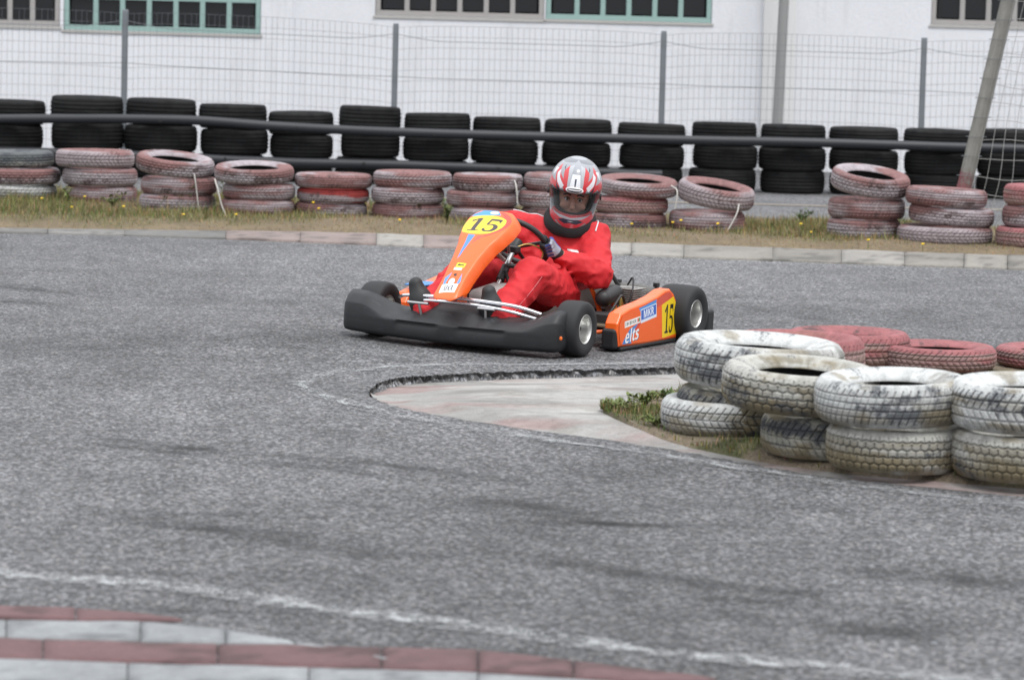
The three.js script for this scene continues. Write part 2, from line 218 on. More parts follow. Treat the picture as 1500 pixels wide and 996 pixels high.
// near kerb: red and white concrete blocks, partly covered by the asphalt
const blockMats = { nearRed: [0.125, 0.07, 0.074], nearWhite: [0.235, 0.25, 0.265], pink: [0.25, 0.205, 0.195], grey: [0.225, 0.215, 0.198], pale: [0.275, 0.265, 0.25], edge: [0.17, 0.168, 0.165] };
for (const k in blockMats) { const [r, g, b] = blockMats[k]; blockMats[k] = new THREE.MeshStandardMaterial({ color: lin(r * 1.18, g * 1.18, b * 1.18), map: grainMap, bumpMap: concreteBump, bumpScale: 0.004, roughness: 0.9, vertexColors: true }); }
function kerbBlock(parent, quad, mat, y0, y1, seed) {     // quad: four ground points a, b (far side), c, d (near side)
  const [a, b, c, d] = quad, nu = 10, nv = 6, R = rng(seed);
  const ph = R() * 50, tone = 0.88 + 0.2 * R(), g = gridGeo(nu + 2, nv + 2, (u0, v0, o, i, j) => {
    const u = clamp((i - 1) / nu), v = clamp((j - 1) / nv), x = lerp(lerp(a.x, b.x, u), lerp(d.x, c.x, u), v), z = lerp(lerp(a.z, b.z, u), lerp(d.z, c.z, u), v), rim = i === 0 || j === 0 || i === nu + 2 || j === nv + 2, near = Math.min(u, 1 - u) * 10 < 1 || Math.min(v, 1 - v) * 6 < 1;
    o.p = [x, rim ? y0 - 0.03 : lerp(y1, y0, 0) + (near && (u === 0 || u === 1 || v === 0 || v === 1) ? -0.005 : 0) + 0.006 * (fbm(x * 9, z * 9, ph, 2) - 0.5), z]; o.t = [x / 0.7 + ph, z / 0.7]; const dm = tone * (0.78 + 0.5 * fbm(x * 4, z * 4, 7, 4)) * (1 - 0.45 * sstep(0.58, 0.72, fbm(x * 9, z * 9, 13, 3))); o.c = [dm, dm * 0.99, dm * 0.97];
  });
  return part('kerb_block', g, mat, parent);
}
const nearKerb = new THREE.Group(); nearKerb.name = 'near_kerb'; nearKerb.userData = { kind: 'structure', label: 'red and white painted concrete kerb blocks beside the asphalt', category: 'kerb' }; scene.add(nearKerb);
{ const edge = [[-300, 876], [0, 887], [120, 890], [270, 906], [430, 917], [640, 948], [750, 958], [960, 984], [1080, 999]], b1 = [[-300, 897], [0, 909], [270, 912], [960, 1040]], b2 = [[-300, 925], [0, 937], [200, 942], [400, 948], [640, 950], [1080, 952]], b3 = [[-300, 960], [0, 972], [250, 975], [500, 983], [740, 990], [960, 1006], [1080, 1012]], b4 = [[-300, 1000], [0, 1012], [960, 1050]];
  const at = (c, x) => { for (let i = 0; i + 1 < c.length; i++) if (x <= c[i + 1][0]) return lerp(c[i][1], c[i + 1][1], (x - c[i][0]) / (c[i + 1][0] - c[i][0])); return c.at(-1)[1]; };
  const bands = [['red', edge, b1, [-300, -60, 110, 268]], ['white', b1, b2, [-300, 8, 205, 330, 432, 638]], ['red', b2, b3, [-300, 62, 318, 558, 700, 840, 1050]], ['white', b3, b4, [-300, 186, 452, 700, 958]]];
  let sd = 900;
  bands.forEach(([col, up, lo, cut], r) => { for (let k = 0; k + 1 < cut.length; k++) { const xa = cut[k] + 1.2, xb = cut[k + 1] - 1.2, top = x => Math.max(at(up, x), at(edge, x)) + 1.2, bot = x => Math.max(at(lo, x) - 1.0, top(x) + 1); kerbBlock(nearKerb, [gp(xa, top(xa)), gp(xb, top(xb)), gp(xb, bot(xb)), gp(xa, bot(xa))], blockMats[col === 'red' ? 'nearRed' : 'nearWhite'], 0, 0.007 + 0.002 * r, sd++); } }); }
// far kerb along the grass
const kerbIn = smooth([[-240, 332], [0, 336], [250, 339], [490, 342], [650, 347], [900, 357], [1150, 365], [1330, 371], [1500, 376], [1760, 384]].map(p => gp(...p)), 120);
const kerbOut = smooth([[-240, 338], [0, 342], [250, 348], [490, 357], [650, 364], [900, 374], [1150, 383], [1330, 390], [1500, 396], [1760, 405]].map(p => gp(...p)), 120);
const farKerb = new THREE.Group(); farKerb.name = 'far_kerb'; farKerb.userData = { kind: 'structure', label: 'low concrete kerb of faded pink and grey blocks along the grass', category: 'kerb' }; scene.add(farKerb);
{ const R = rng(33);
  for (let t0 = 0, k = 0, n = 0; t0 < 120; t0 += n) { n = Math.min(120 - t0, 3 + Math.floor(R() * 6)); k = t0 / 3;
    const t1 = t0 + n, q = 0.0015 + 0.002 * R(), w = () => (R() - 0.5) * 0.05, A = kerbIn[t0].clone().lerp(kerbIn[t1], q), B = kerbIn[t1].clone().lerp(kerbIn[t0], q), C = kerbOut[t1].clone().lerp(kerbOut[t0], q), D = kerbOut[t0].clone().lerp(kerbOut[t1], q); C.z += w(); D.z += w();
    const m = k < 9 ? 'edge' : k < 13 ? 'pink' : k < 16 ? 'pale' : k < 20 ? 'pink' : k < 23 ? 'pale' : ['grey', 'pale', 'pink', 'grey'][Math.floor(R() * 4)];
    const g = kerbBlock(farKerb, [A, B, C, D], blockMats[m], 0, 0.014 + 0.003 * R(), 40 + k);
  } }

// grass verge
const vergeBack = smooth([[-240, 268], [40, 280], [330, 292], [600, 305], [900, 316], [1150, 325], [1400, 333], [1760, 344]].map(p => gp(...p)), 120);
const vergeAt = (u, v) => { const k = u * 120, i = Math.min(119, Math.floor(k)), t = k - i, a = kerbIn[i].clone().lerp(kerbIn[i + 1], t), b = vergeBack[i].clone().lerp(vergeBack[i + 1], t); return a.lerp(b, v); };
const vergeH = (x, z, v) => 0.022 * sstep(-0.03, 0.1, v) + 0.02 * sstep(0, 0.2, v) * (1 - sstep(0.85, 1, v)) + 0.022 * (fbm(x * 3, z * 2, 4, 3) - 0.5) - 0.045 * sstep(0.93, 1, v);
const vergeGreen = (x, z, v) => clamp(sstep(0.36, 0.62, fbm(x * 1.1 + 2, z * 0.8, 81, 4)) * 0.75 + 0.4 * sstep(-1.2, -3.4, x) + 0.28 * sstep(0.15, 0.5, v) - 0.25 + 0.35 * (fbm(x * 6, z * 4, 91, 2) - 0.5)) * sstep(0.0, 0.22, v + 0.14 * (noise3(x * 7, z * 5, 3) - 0.5));
{ const g = gridGeo(320, 36, (u, v, o) => { const p = vergeAt(u, v), gr = vergeGreen(p.x, p.z, v), d = 0.85 + 0.4 * (fbm(p.x * 6, p.z * 5, 101, 3) - 0.5); o.p = [p.x, vergeH(p.x, p.z, v), p.z]; o.t = [p.x / 0.9, p.z / 0.9]; o.c = [lerp(0.25, 0.13, gr) * d, lerp(0.2, 0.125, gr) * d, lerp(0.135, 0.05, gr) * d]; });
  structure('verge', g, soilM, 'dry grassy strip of soil under the pink tyres'); }
function bladeGeo() { const P = [], I = []; for (let k = 0; k < 3; k++) { const y = k / 2.4, w = 0.5 * (1 - 0.35 * k), x = 0.34 * y * y; P.push(x, y, -w, x, y, w); } P.push(0.42, 1.12, 0); I.push(0, 1, 2, 1, 3, 2, 2, 3, 4, 3, 5, 4, 4, 5, 6); const g = new THREE.BufferGeometry(); g.setAttribute('position', new THREE.Float32BufferAttribute(P, 3)); g.setIndex(I); g.computeVertexNormals(); return g; }
const blade = bladeGeo(), bladeM = new THREE.MeshStandardMaterial({ roughness: 0.9, side: THREE.DoubleSide });
function grassField(name, n, seed, sample, label) {
  const R = rng(seed), list = [];
  for (let tries = 0; list.length < n && tries < n * 30; tries++) { const q = sample(R); if (q) list.push(q); }
  const m = new THREE.InstancedMesh(blade, bladeM, list.length), M = new THREE.Matrix4(), Q = new THREE.Quaternion(), E = new THREE.Euler();
  list.forEach((q, i) => { E.set((R() - 0.5) * 0.9, R() * 6.28, (R() - 0.5) * 0.9); Q.setFromEuler(E); M.compose(V3(q.x, q.y, q.z), Q, V3(q.h, q.h, q.w)); m.setMatrixAt(i, M); m.setColorAt(i, q.c); });
  m.name = name; shade(m); m.userData = { kind: 'stuff', label, category: 'grass' }; scene.add(m); return m;
}
const grassTone = (R, g) => { const k = R(); return k < g ? lin(0.075 + 0.06 * R(), 0.092 + 0.06 * R(), 0.022 + 0.02 * R()) : lin(0.2 + 0.16 * R(), 0.155 + 0.12 * R(), 0.075 + 0.06 * R()); };
grassField('verge_grass', 62000, 17, R => { const u = R(), v = R() * 0.97, p = vergeAt(u, v), gr = vergeGreen(p.x, p.z, v); if (R() > 0.16 + 0.9 * gr) return null; const h = (0.018 + 0.05 * R() * R() + 0.03 * gr * R()) * (R() < 0.04 ? 1.9 : 1) * (v < 0.2 ? 0.6 : 1); return { x: p.x, y: vergeH(p.x, p.z, v) - 0.004, z: p.z, h, w: 0.003 + 0.0035 * R(), c: grassTone(R, 0.14 + 0.5 * gr) }; }, 'short dry grass growing along the verge under the pink tyres');
grassField('island_grass', 5200, 19, R => { const t = R(), k = t * 40, i = Math.min(39, Math.floor(k)), a = soilEdge[i].clone().lerp(soilEdge[i + 1], k - i), b = soilNear[i].clone().lerp(soilNear[i + 1], k - i), v = R(), p = a.lerp(b, v); const gr = sstep(0.45, 0.62, fbm(p.x * 4 + 3, p.z * 4, 71, 4)); if (R() > 0.12 + gr * 0.9 || p.x > 2.3) return null; return { x: p.x, y: soilY(p.x, p.z) - 0.004, z: p.z, h: 0.012 + 0.035 * R() * R(), w: 0.003 + 0.004 * R(), c: grassTone(R, 0.75) }; }, 'sparse green grass growing in the soil round the white tyres');
// leafy weeds and yellow flowers
const leafM = [std(0.075, 0.125, 0.03, 0.8), std(0.12, 0.155, 0.04, 0.8), std(0.13, 0.12, 0.05, 0.85)];
const leafShape = (() => { const g = gridGeo(2, 5, (u, v, o) => { const w = Math.sin(Math.PI * Math.min(1, v * 0.92 + 0.06)) * 0.24; o.p = [(u - 0.5) * 2 * w, v + 0.0, 0.25 * v * v + 0.12 * Math.abs(u - 0.5) * w * 4]; }); return g; })();
function weed(px, py, h, spread, n, seed, mat, label, onIsland) {
  const p = gp(px, py), R = rng(seed), y = onIsland ? soilY(p.x, p.z) : 0.03, t = thing('weed_plant', label, 'weed', [p.x, y, p.z], onIsland ? 'weeds on the island' : 'weeds on the verge'), stems = [], leaves = [];
  for (let k = 0; k < n; k++) {
    const a = R() * 6.28, out = spread * Math.sqrt(R()), hh = h * (0.45 + 0.55 * R()), tip = V3(Math.cos(a) * out, hh, Math.sin(a) * out);
    stems.push(tube([[0, -0.01, 0], [tip.x * 0.3, hh * 0.55, tip.z * 0.3], tip], 0.0018, 5, 4));
    for (let l = 0; l < (onIsland ? 9 : 12); l++) { const f = 0.2 + 0.8 * R(), g = leafShape.clone(), s = (onIsland ? 0.012 : 0.015) + (onIsland ? 0.016 : 0.022) * R(); g.scale(s, s, s); g.rotateX(0.4 + 0.9 * R()); g.rotateY(R() * 6.28); g.translate(tip.x * f * f, hh * f, tip.z * f * f); leaves.push(g); }
  }
  part('stem', merge(stems), leafM[2], t); part('foliage', merge(leaves), leafM[mat], t); return t;
}
weed(330, 305, 0.26, 0.08, 9, 1, 0, 'bushy green weed between the pink stacks beside the grey topped stack');
weed(255, 315, 0.2, 0.2, 12, 2, 0, 'spreading low weed before the tilted pink tyre with a white cord');
weed(612, 328, 0.22, 0.05, 7, 3, 2, 'dry brown weed between two straight pink stacks');
weed(654, 334, 0.2, 0.04, 9, 4, 0, 'upright bright green weed beside the orange number panel');
weed(1176, 334, 0.12, 0.09, 14, 5, 0, 'green weed tuft alone in the gap between pink tyre stacks');
weed(95, 306, 0.14, 0.1, 9, 6, 1, 'low weed at the foot of the grey topped stack');
weed(165, 310, 0.12, 0.12, 10, 7, 1, 'low weed at the foot of the straight pink stack');
weed(945, 605, 0.055, 0.1, 26, 8, 1, 'flat green weed on the concrete before the white tyres', true);
weed(905, 613, 0.04, 0.1, 22, 9, 1, 'creeping green weed at the tip of the soil', true);
weed(975, 598, 0.05, 0.06, 14, 10, 0, 'small weed against the lone low white tyre', true);
weed(960, 636, 0.035, 0.08, 16, 11, 1, 'creeping weed on bare soil beside the near kerb line', true);
const petalM = std(0.75, 0.5, 0.02, 0.7), stalkM = std(0.09, 0.13, 0.03, 0.8);
{ const R = rng(8), petal = new THREE.SphereGeometry(1, 10, 6).scale(0.012, 0.006, 0.012), stalk = new THREE.CylinderGeometry(0.0015, 0.002, 1, 5).translate(0, 0.5, 0);
  for (const [px, py, h] of [[60, 312, 0.09], [123, 311, 0.1], [180, 320, 0.07], [104, 317, 0.05], [268, 326, 0.04], [345, 328, 0.05], [458, 324, 0.12], [466, 327, 0.09], [585, 336, 0.05], [985, 350, 0.1], [997, 349, 0.11], [1051, 352, 0.1], [925, 346, 0.07], [1173, 352, 0.1], [1188, 354, 0.05], [1272, 368, 0.06], [1352, 372, 0.05]]) {
    const p = gp(px, py), t = thing('yellow_flower', 'small yellow flower on a thin stalk in the verge grass', 'flower', [p.x, 0.02, p.z], 'yellow flowers in the verge');
    part('stalk', stalk, stalkM, t).scale.y = h; const f = part('flower_head', petal, petalM, t); f.position.y = h; f.rotation.set(0.3 * R(), 0, 0.3 * R());
  } }

// ---------------------------------------------------------------- tyres
// groove depth (0..1) on the tread; a: angle 0..1, t: 0..1 across
const treads = [
  (a, t) => { const rib = Math.min(...[0.2, 0.4, 0.6, 0.8].map(c => Math.abs(t - c))); const s = ((a * 62 + 1.6 * Math.abs(t - 0.5) * (t > 0.5 ? 1 : -1)) % 1 + 1) % 1; return Math.max(1 - sstep(0.012, 0.024, rib), (t < 0.2 || t > 0.8 ? 0.9 : 0.55) * (1 - sstep(0.05, 0.13, Math.min(s, 1 - s)))); },
  (a, t) => { const rib = Math.min(...[0.24, 0.5, 0.76].map(c => Math.abs(t - c))); const s = ((a * 54 + 2.4 * Math.abs(t - 0.5)) % 1 + 1) % 1; return Math.max(1 - sstep(0.014, 0.026, rib), 0.85 * (1 - sstep(0.05, 0.14, Math.min(s, 1 - s)))); },
  (a, t) => { const z = 0.05 * Math.abs(((a * 48) % 1) * 2 - 1), rib = Math.min(...[0.18, 0.4, 0.62, 0.84].map(c => Math.abs(t - c + z - 0.025))); const s = ((a * 48 + (Math.floor(t * 5) % 2) * 0.5) % 1 + 1) % 1; return Math.max(1 - sstep(0.014, 0.028, rib), 0.7 * (1 - sstep(0.05, 0.12, Math.min(s, 1 - s)))); },
  (a, t) => { const rib = Math.min(...[0.14, 0.32, 0.5, 0.68, 0.86].map(c => Math.abs(t - c))); return 1 - sstep(0.014, 0.03, rib); },
];
// profile of a tyre lying flat, radius 1 = outer radius, height 0..1; returns tread and casing
function tyreGeos(R, W, rimR, kind, nA, nT, depth = 0.007) {
  const tr = treads[kind], c = kind === 3 ? 0.16 : 0.24, wob = (u, k) => 0.012 * (noise3(u * 5, kind + 2, k, 5) - 0.5);                    // c: shoulder
  const tread = gridGeo(nA, nT, (u, v, o) => { const t = v, y = W * (c * 0.55 + t * (1 - 1.1 * c)), e = Math.abs(t - 0.5) * 2, crown = R * (1 - 0.012 * e * e + wob(u, 1)) - 0.03 * R * Math.pow(e, 5), d = depth * tr(u, t); const r = crown - d, an = u * 2 * Math.PI; o.p = [Math.cos(an) * r, y, Math.sin(an) * r]; o.t = [u, 0.36 + 0.28 * t]; });
  const prof = [], rs = R * 0.958, y0 = W * c * 0.55, y1 = W - y0, top = [];
  const side = (k) => { const q = []; for (let i = 0; i <= 10; i++) { const s = i / 10, r = lerp(rs, rimR, s), b = Math.sin(Math.PI * Math.pow(s, 0.62) * 0.88); q.push([r, k ? lerp(y1, W * 0.76, s * s) + (W - y1) * b * (1 - 0.35 * s) : lerp(y0, W * 0.24, s * s) - y0 * b * (1 - 0.35 * s)]); } return q; };
  const up = side(1), lo = side(0), bead = [[rimR - 0.004, W * 0.75], [rimR - 0.005, W * 0.72], [rimR + 0.012, W * 0.71]], inner = [[lerp(rimR, R, 0.55), W * 0.84], [R * 0.93, W * 0.76], [R * 0.95, W * 0.5], [R * 0.93, W * 0.22], [lerp(rimR, R, 0.55), W * 0.16], [rimR + 0.012, W * 0.29], [rimR - 0.005, W * 0.28], [rimR - 0.004, W * 0.25]];
  const ring = (pts, t0, dt) => gridGeo(Math.round(nA * 0.5), pts.length - 1, (u, v, o, i, j) => { const an = u * 2 * Math.PI, [r, y] = pts[j], rw = r * (1 + wob(u, 1) * sstep(0.4, 1, r / R)); o.p = [Math.cos(an) * rw, y + 0.012 * R * (noise3(u * 4, 5, kind, 4) - 0.5) * sstep(1, 0.7, r / R), Math.sin(an) * rw]; o.t = [u, t0 + dt * j]; });
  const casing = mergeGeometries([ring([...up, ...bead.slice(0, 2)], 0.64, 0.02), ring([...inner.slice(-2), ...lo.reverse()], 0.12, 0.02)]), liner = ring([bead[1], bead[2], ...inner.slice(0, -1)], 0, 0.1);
  return { tread, casing, liner };
}
// paint: u round the tyre, v across (0.36..0.64 is the tread, above it the upper sidewall)
function tyreTexture(kind, seed, o) {
  const tr = treads[kind], w = 1024, h = 512;
  return colourTexture(w, h, (i, j, c) => {
    const u = i / w, v = j / h, t = (v - 0.36) / 0.28, onT = t >= 0 && t <= 1;
    const wear = fbm(u * 9, v * 7, seed, 5, 9), patch = fbm(u * 4, v * 5, seed + 9, 4, 4), fine = noise3(u * 260, v * 130, seed, 260), streak = fbm(u * 70, v * 6, seed + 4, 3, 70), crack = Math.abs(fbm(u * 38, v * 30, seed + 21, 3, 38) - 0.5);
    const m = 0.86 + 0.5 * (wear - 0.5) + 0.24 * (fine - 0.5) + 0.42 * (streak - 0.5) + 0.3 * (fbm(u * 30, v * 22, seed + 70, 3, 30) - 0.5);
    let r = o.a[0] * m, g = o.a[1] * m, b = o.a[2] * m;
    const f2 = clamp(sstep(o.t2 - 0.1, o.t2 + 0.08, patch + o.bias * (v > 0.6 ? 1 : onT ? (t - 0.55) * 0.8 : 0) * (0.7 + 0.6 * streak))); // second paint
    r = lerp(r, o.b[0] * m, f2); g = lerp(g, o.b[1] * m, f2); b = lerp(b, o.b[2] * m, f2);
    const bare = sstep(o.bare - 0.02, o.bare + 0.12, 0.5 * wear + 0.22 * streak + 0.1 * fine + 0.18 * fbm(u * 3.0, v * 4, seed + 81, 2, 3) + 0.14 * (fbm(u * 3, v * 3, seed + 33, 2, 3) - 0.5) + (crack < 0.012 ? 0.05 : 0));
    r = lerp(r, o.rub[0], bare * 0.9); g = lerp(g, o.rub[1], bare * 0.9); b = lerp(b, o.rub[2], bare * 0.9);
    if (o.dirt) { const d = o.dirt * sstep(0.46, 0.7, fbm(u * 12, v * 9, seed + 55, 5, 12) + (onT ? (0.34 - t) * 0.34 : v < 0.4 ? 0.12 : -0.1)); r = lerp(r, 0.2 * m, d * 0.8); g = lerp(g, 0.16 * m, d * 0.8); b = lerp(b, 0.09 * m, d * 0.8); }
    if (onT) { const gr = tr(u, t) * (0.3 + 0.7 * sstep(0.38, 0.62, wear + 0.25 * (streak - 0.5))) * o.groove; r = lerp(r, o.rub[0] * 0.8, gr); g = lerp(g, o.rub[1] * 0.8, gr); b = lerp(b, o.rub[2] * 0.8, gr); }
    c[0] = r; c[1] = g; c[2] = b;
  });
}
const mkM = (map, rough, spec = 0.7) => new THREE.MeshPhysicalMaterial({ map, roughness: rough, specularIntensity: spec, side: THREE.DoubleSide });
const WHITE = { a: [0.36, 0.355, 0.33], b: [0.58, 0.59, 0.58], t2: 0.54, bias: 0.2, bare: 0.515, rub: [0.05, 0.055, 0.065], groove: 0.6 };
const PINK = { a: [0.365, 0.312, 0.328], b: [0.25, 0.132, 0.128], t2: 0.6, bias: 0.13, bare: 0.575, rub: [0.075, 0.05, 0.05], groove: 0.55 };
const tyreKinds = {
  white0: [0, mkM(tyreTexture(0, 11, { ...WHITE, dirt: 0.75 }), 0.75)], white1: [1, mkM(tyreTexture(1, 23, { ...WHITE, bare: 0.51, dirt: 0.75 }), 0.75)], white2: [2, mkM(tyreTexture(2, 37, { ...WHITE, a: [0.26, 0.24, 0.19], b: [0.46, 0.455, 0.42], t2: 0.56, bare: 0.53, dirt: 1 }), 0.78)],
  white3: [1, mkM(tyreTexture(1, 29, { ...WHITE, a: [0.16, 0.14, 0.095], b: [0.36, 0.35, 0.3], t2: 0.57, bias: 0.25, bare: 0.51, dirt: 1 }), 0.8)],  // brown dirt, darkened further to paint in the shade low in the pile
  pink0: [0, mkM(tyreTexture(0, 41, PINK), 0.8)], pink1: [1, mkM(tyreTexture(1, 52, { ...PINK, t2: 0.55 }), 0.8)], pink2: [2, mkM(tyreTexture(2, 63, { ...PINK, t2: 0.63, a: [0.38, 0.335, 0.355] }), 0.8)],
  red0: [1, mkM(tyreTexture(1, 77, { ...PINK, a: [0.33, 0.22, 0.21], b: [0.33, 0.125, 0.13], t2: 0.48, bias: 0.25, dirt: 0.3 }), 0.8)], redband: [0, mkM(tyreTexture(0, 88, { ...PINK, b: [0.36, 0.05, 0.045], t2: 0.5, bias: 0.3 }), 0.75)],
  grey0: [2, mkM(tyreTexture(2, 93, { ...WHITE, a: [0.32, 0.32, 0.3], bare: 0.47, b: [0.14, 0.15, 0.155], t2: 0.47, bias: 0.3 }), 0.8)],
  black0: [3, mkM(tyreTexture(3, 99, { a: [0.012, 0.012, 0.0125], b: [0.02, 0.02, 0.02], t2: 0.56, bias: 0.1, bare: 0.64, rub: [0.008, 0.008, 0.009], groove: 0.8 }), 0.8, 0.4)],
};
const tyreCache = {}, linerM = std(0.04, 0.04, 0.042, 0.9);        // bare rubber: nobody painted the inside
function tyre(name, D, W, kind, label, group, hi) {
  const [tk, mat] = tyreKinds[kind], key = `${tk}_${hi ? D.toFixed(3) + W.toFixed(3) : (D * 50).toFixed(0) + '_' + (W * 100).toFixed(0)}_${hi ? 1 : 0}`;
  if (!tyreCache[key]) tyreCache[key] = hi ? tyreGeos(D / 2, W, D * 0.3, tk, 620, 40) : tyreGeos(D / 2, W, D * 0.315, tk, tk === 3 ? 128 : 300, tk === 3 ? 22 : 24);
  const t = thing(name, label, 'tyre', [0, 0, 0], group);
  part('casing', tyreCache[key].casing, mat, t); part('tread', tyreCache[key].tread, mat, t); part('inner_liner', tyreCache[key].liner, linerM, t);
  return t;
}
const TR = rng(404);
// tyres: bottom first, each [left px, right px, kind, label, tilt x, tilt z, lift]; base: front foot px y; top: px y of the far upper rim
function stack(name, group, base, top, list, hi, back = 0) {
  const cx0 = (list[0][0] + list[0][1]) / 2; let F = gp(cx0, base), s = FPX / -F.z * 1.0; const D0 = (list[0][1] - list[0][0]) / (s * 0.975), zc = F.z - D0 * 0.47 - back, st = FPX / -zc * 1.005;
  const tp = atz((list.at(-1)[0] + list.at(-1)[1]) / 2, top, zc - D0 * 0.4).y, y0 = hi ? soilY(F.x, zc) - 0.012 : name === 'black_tyre' ? 0 : 0.022, W = (tp - y0) / list.length;
  list.forEach(([l, r, kind, label, rx = 0, rz = 0, lift = 0], i) => { const D = (r - l) / st, t = tyre(name, D, W * 1.015, kind, label, group, hi); t.position.set(atz((l + r) / 2, 498, zc).x + (atz((l + r) / 2, base - 30, zc).x - atz((l + r) / 2, 498, zc).x), y0 + i * W + lift, zc + (i ? (TR() - 0.5) * 0.03 : 0)); t.rotation.set(rx, 0, rz, 'XZY'); t.rotateY(TR() * 6.28); });
  console.log(name, base, 'z', zc.toFixed(2), 'D', list.map(q => ((q[1] - q[0]) / st).toFixed(2)).join(' '), 'W', W.toFixed(3));
  return { zc, W, x: F.x };
}
// black row behind the pipe
const blackRow = [[-44, 65, 145], [72, 179, 139], [183, 286, 143], [290, 389, 151], [391, 488, 162], [494, 586, 154], [591, 688, 164], [691, 791, 170], [795, 896, 174], [902, 1003, 179], [1011, 1108, 177], [1112, 1209, 181], [1212, 1316, 185], [1321, 1424, 188], [1429, 1530, 188]];
const frontZ = [];
const blackSpot = ['the dark grey tyre', 'the level pink stack beside the dark grey tyre', 'the tilted pink tyre with a cord', 'the pink tyre tipped towards the track', 'the red banded tyre', 'the pink stack next to the red banded tyre', 'the pink stack with the upright green weed', 'the pink stack with the short cord', 'the pink stack hidden by the driver', 'the cut end of the lower pipe', 'the leaning two high pink stack', 'the gap in the pink row', 'the steeply tipped pink tyre', 'the crooked pink stack', 'the sagging mesh of the leaning post'];
blackRow.forEach(([l, r, t], bi) => {
  const cx = (l + r) / 2, base = 256 + cx * 0.0245, j = () => (TR() - 0.5) * 8, q = [[l + j(), r + j() - 1], [l + j(), r + j()], [l, r]];
  const s = stack('black_tyre', null, base, t, q.map((e, i) => [...e, 'black0', `${['bottom', 'middle', 'top'][i]} black tyre of the stack behind ${blackSpot[bi]}`, i && (TR() - 0.5) * 0.03, i && (TR() - 0.5) * 0.045]), false); frontZ.push([cx, s.zc]);
});
scene.children.filter(o => o.name.startsWith('black_tyre')).forEach(o => o.userData.group = o.userData.label.match(/^\w+/)[0] + ' tyres of the black row');
const blackZ = px => { for (let i = 0; i + 1 < frontZ.length; i++) if (px <= frontZ[i + 1][0]) return lerp(frontZ[i][1], frontZ[i + 1][1], clamp((px - frontZ[i][0]) / (frontZ[i + 1][0] - frontZ[i][0]))); return frontZ.at(-1)[1]; };
// pink row
const pinkSpot = ['grey topped stack', 'stack beside the grey topped one', 'stack with the tilted corded tyre', 'stack with the tyre tipped towards the track', 'stack with the red banded tyre', 'stack between the red banded one and the upright weed', 'stack between the upright weed and the driver', 'stack right behind the driver', 'stack with a dark red middle tyre', 'leaning two high stack', 'stack under the steeply tipped tyre', 'crooked stack', 'stack beyond the crooked one'];
const PT = (i, n, k) => `${i === 0 ? 'lowest' : i === n - 1 ? 'topmost' : 'middle'} faded pink tyre of the ${pinkSpot[k]}`;
const PG = (i, n) => i === 0 ? 'bottom tyres of the pink row' : i === n - 1 ? 'top tyres of the pink row' : 'middle tyres of the pink row';
const pinkRow = [
  [300, 218, [[-46, 82, 'white1', 'dirty white tyre at the foot of the grey topped stack'], [-42, 88, 'pink2', 'pale pink and white tyre under the dark grey tyre'], [-42, 78, 'grey0', 'dark grey tyre with flaking white paint on a stack beside pink ones', 0, 0.02]]],
  [304, 217, [[95, 200, 'pink0'], [90, 201, 'pink2'], [80, 196, 'pink1']]],
  [316, 231, [[203, 316, 'pink2'], [205, 318, 'pink0'], [196, 312, 'pink2', 'pink tyre tilted on its stack with a white cord down its side', 0.1, -0.09, 0.03]]],
  [322, 243, [[322, 432, 'pink0'], [325, 432, 'pink1'], [312, 430, 'pink2', 'pink tyre tipped towards the track beside a white cord', 0.09, 0, 0.02]]],
  [324, 251, [[431, 538, 'pink2'], [434, 541, 'redband', 'pale tyre with a bright red painted upper band'], [430, 545, 'pink0']]],
  [328, 248, [[545, 650, 'pink0'], [543, 651, 'pink2'], [545, 661, 'pink1']]],
  [334, 252, [[655, 764, 'pink1'], [652, 760, 'pink0'], [661, 766, 'pink2']]],
  [337, 251, [[762, 868, 'pink2'], [758, 864, 'pink1'], [766, 874, 'pink0']]],
  [342, 263, [[866, 977, 'pink2'], [870, 979, 'red0', 'dark red tyre in the middle of a pink stack'], [876, 991, 'pink1', 'broad pink tyre tipped towards the track beside the leaning two high stack', 0.09, -0.03, 0.02]]],
  [346, 276, [[980, 1092, 'pink0', 'pink tyre under a leaning one in a two high stack'], [989, 1104, 'pink1', 'pink tyre leaning sideways on a two high stack with a white cord', 0.12, -0.13, 0.05]]],
  [357, 258, [[1212, 1320, 'pink2'], [1213, 1326, 'pink0'], [1213, 1330, 'pink2', 'pink and black tyre tipped steeply with its hole showing', 0.16, -0.1, 0.05]]],
  [365, 274, [[1314, 1456, 'pink1', 'wide reddish tyre with block tread at the foot of a crooked stack'], [1330, 1456, 'pink2', 'pale pink tyre sticking out of the middle of a crooked stack', 0.02, -0.06, 0.01], [1325, 1444, 'pink0', 'pale pink tyre lying on top of a crooked stack by the leaning post', 0, -0.04, 0.01]]],
  [371, 268, [[1459, 1576, 'red0', 'dark red tyre at the foot of a pink stack'], [1468, 1580, 'pink2'], [1470, 1585, 'red0', 'reddish tyre on top of a stack beside the crooked one']]],
];
pinkRow.forEach(([base, top, list], pk) => {
  const n = list.length, q = list.map((e, i) => [e[0], e[1], e[2], e[3] ?? PT(i, n, pk), e[4], e[5], e[6]]);
  const before = scene.children.length; stack('pink_tyre', null, base, top, q, false);
  scene.children.slice(before).forEach((o, i) => { if (!list[i][3]) o.userData.group = PG(i, n); else o.userData.group = 'tyres of the pink row'; });
});
scene.children.filter(o => o.name.startsWith('pink_tyre')).forEach(o => { if (/^tyres/.test(o.userData.group)) delete o.userData.group; });
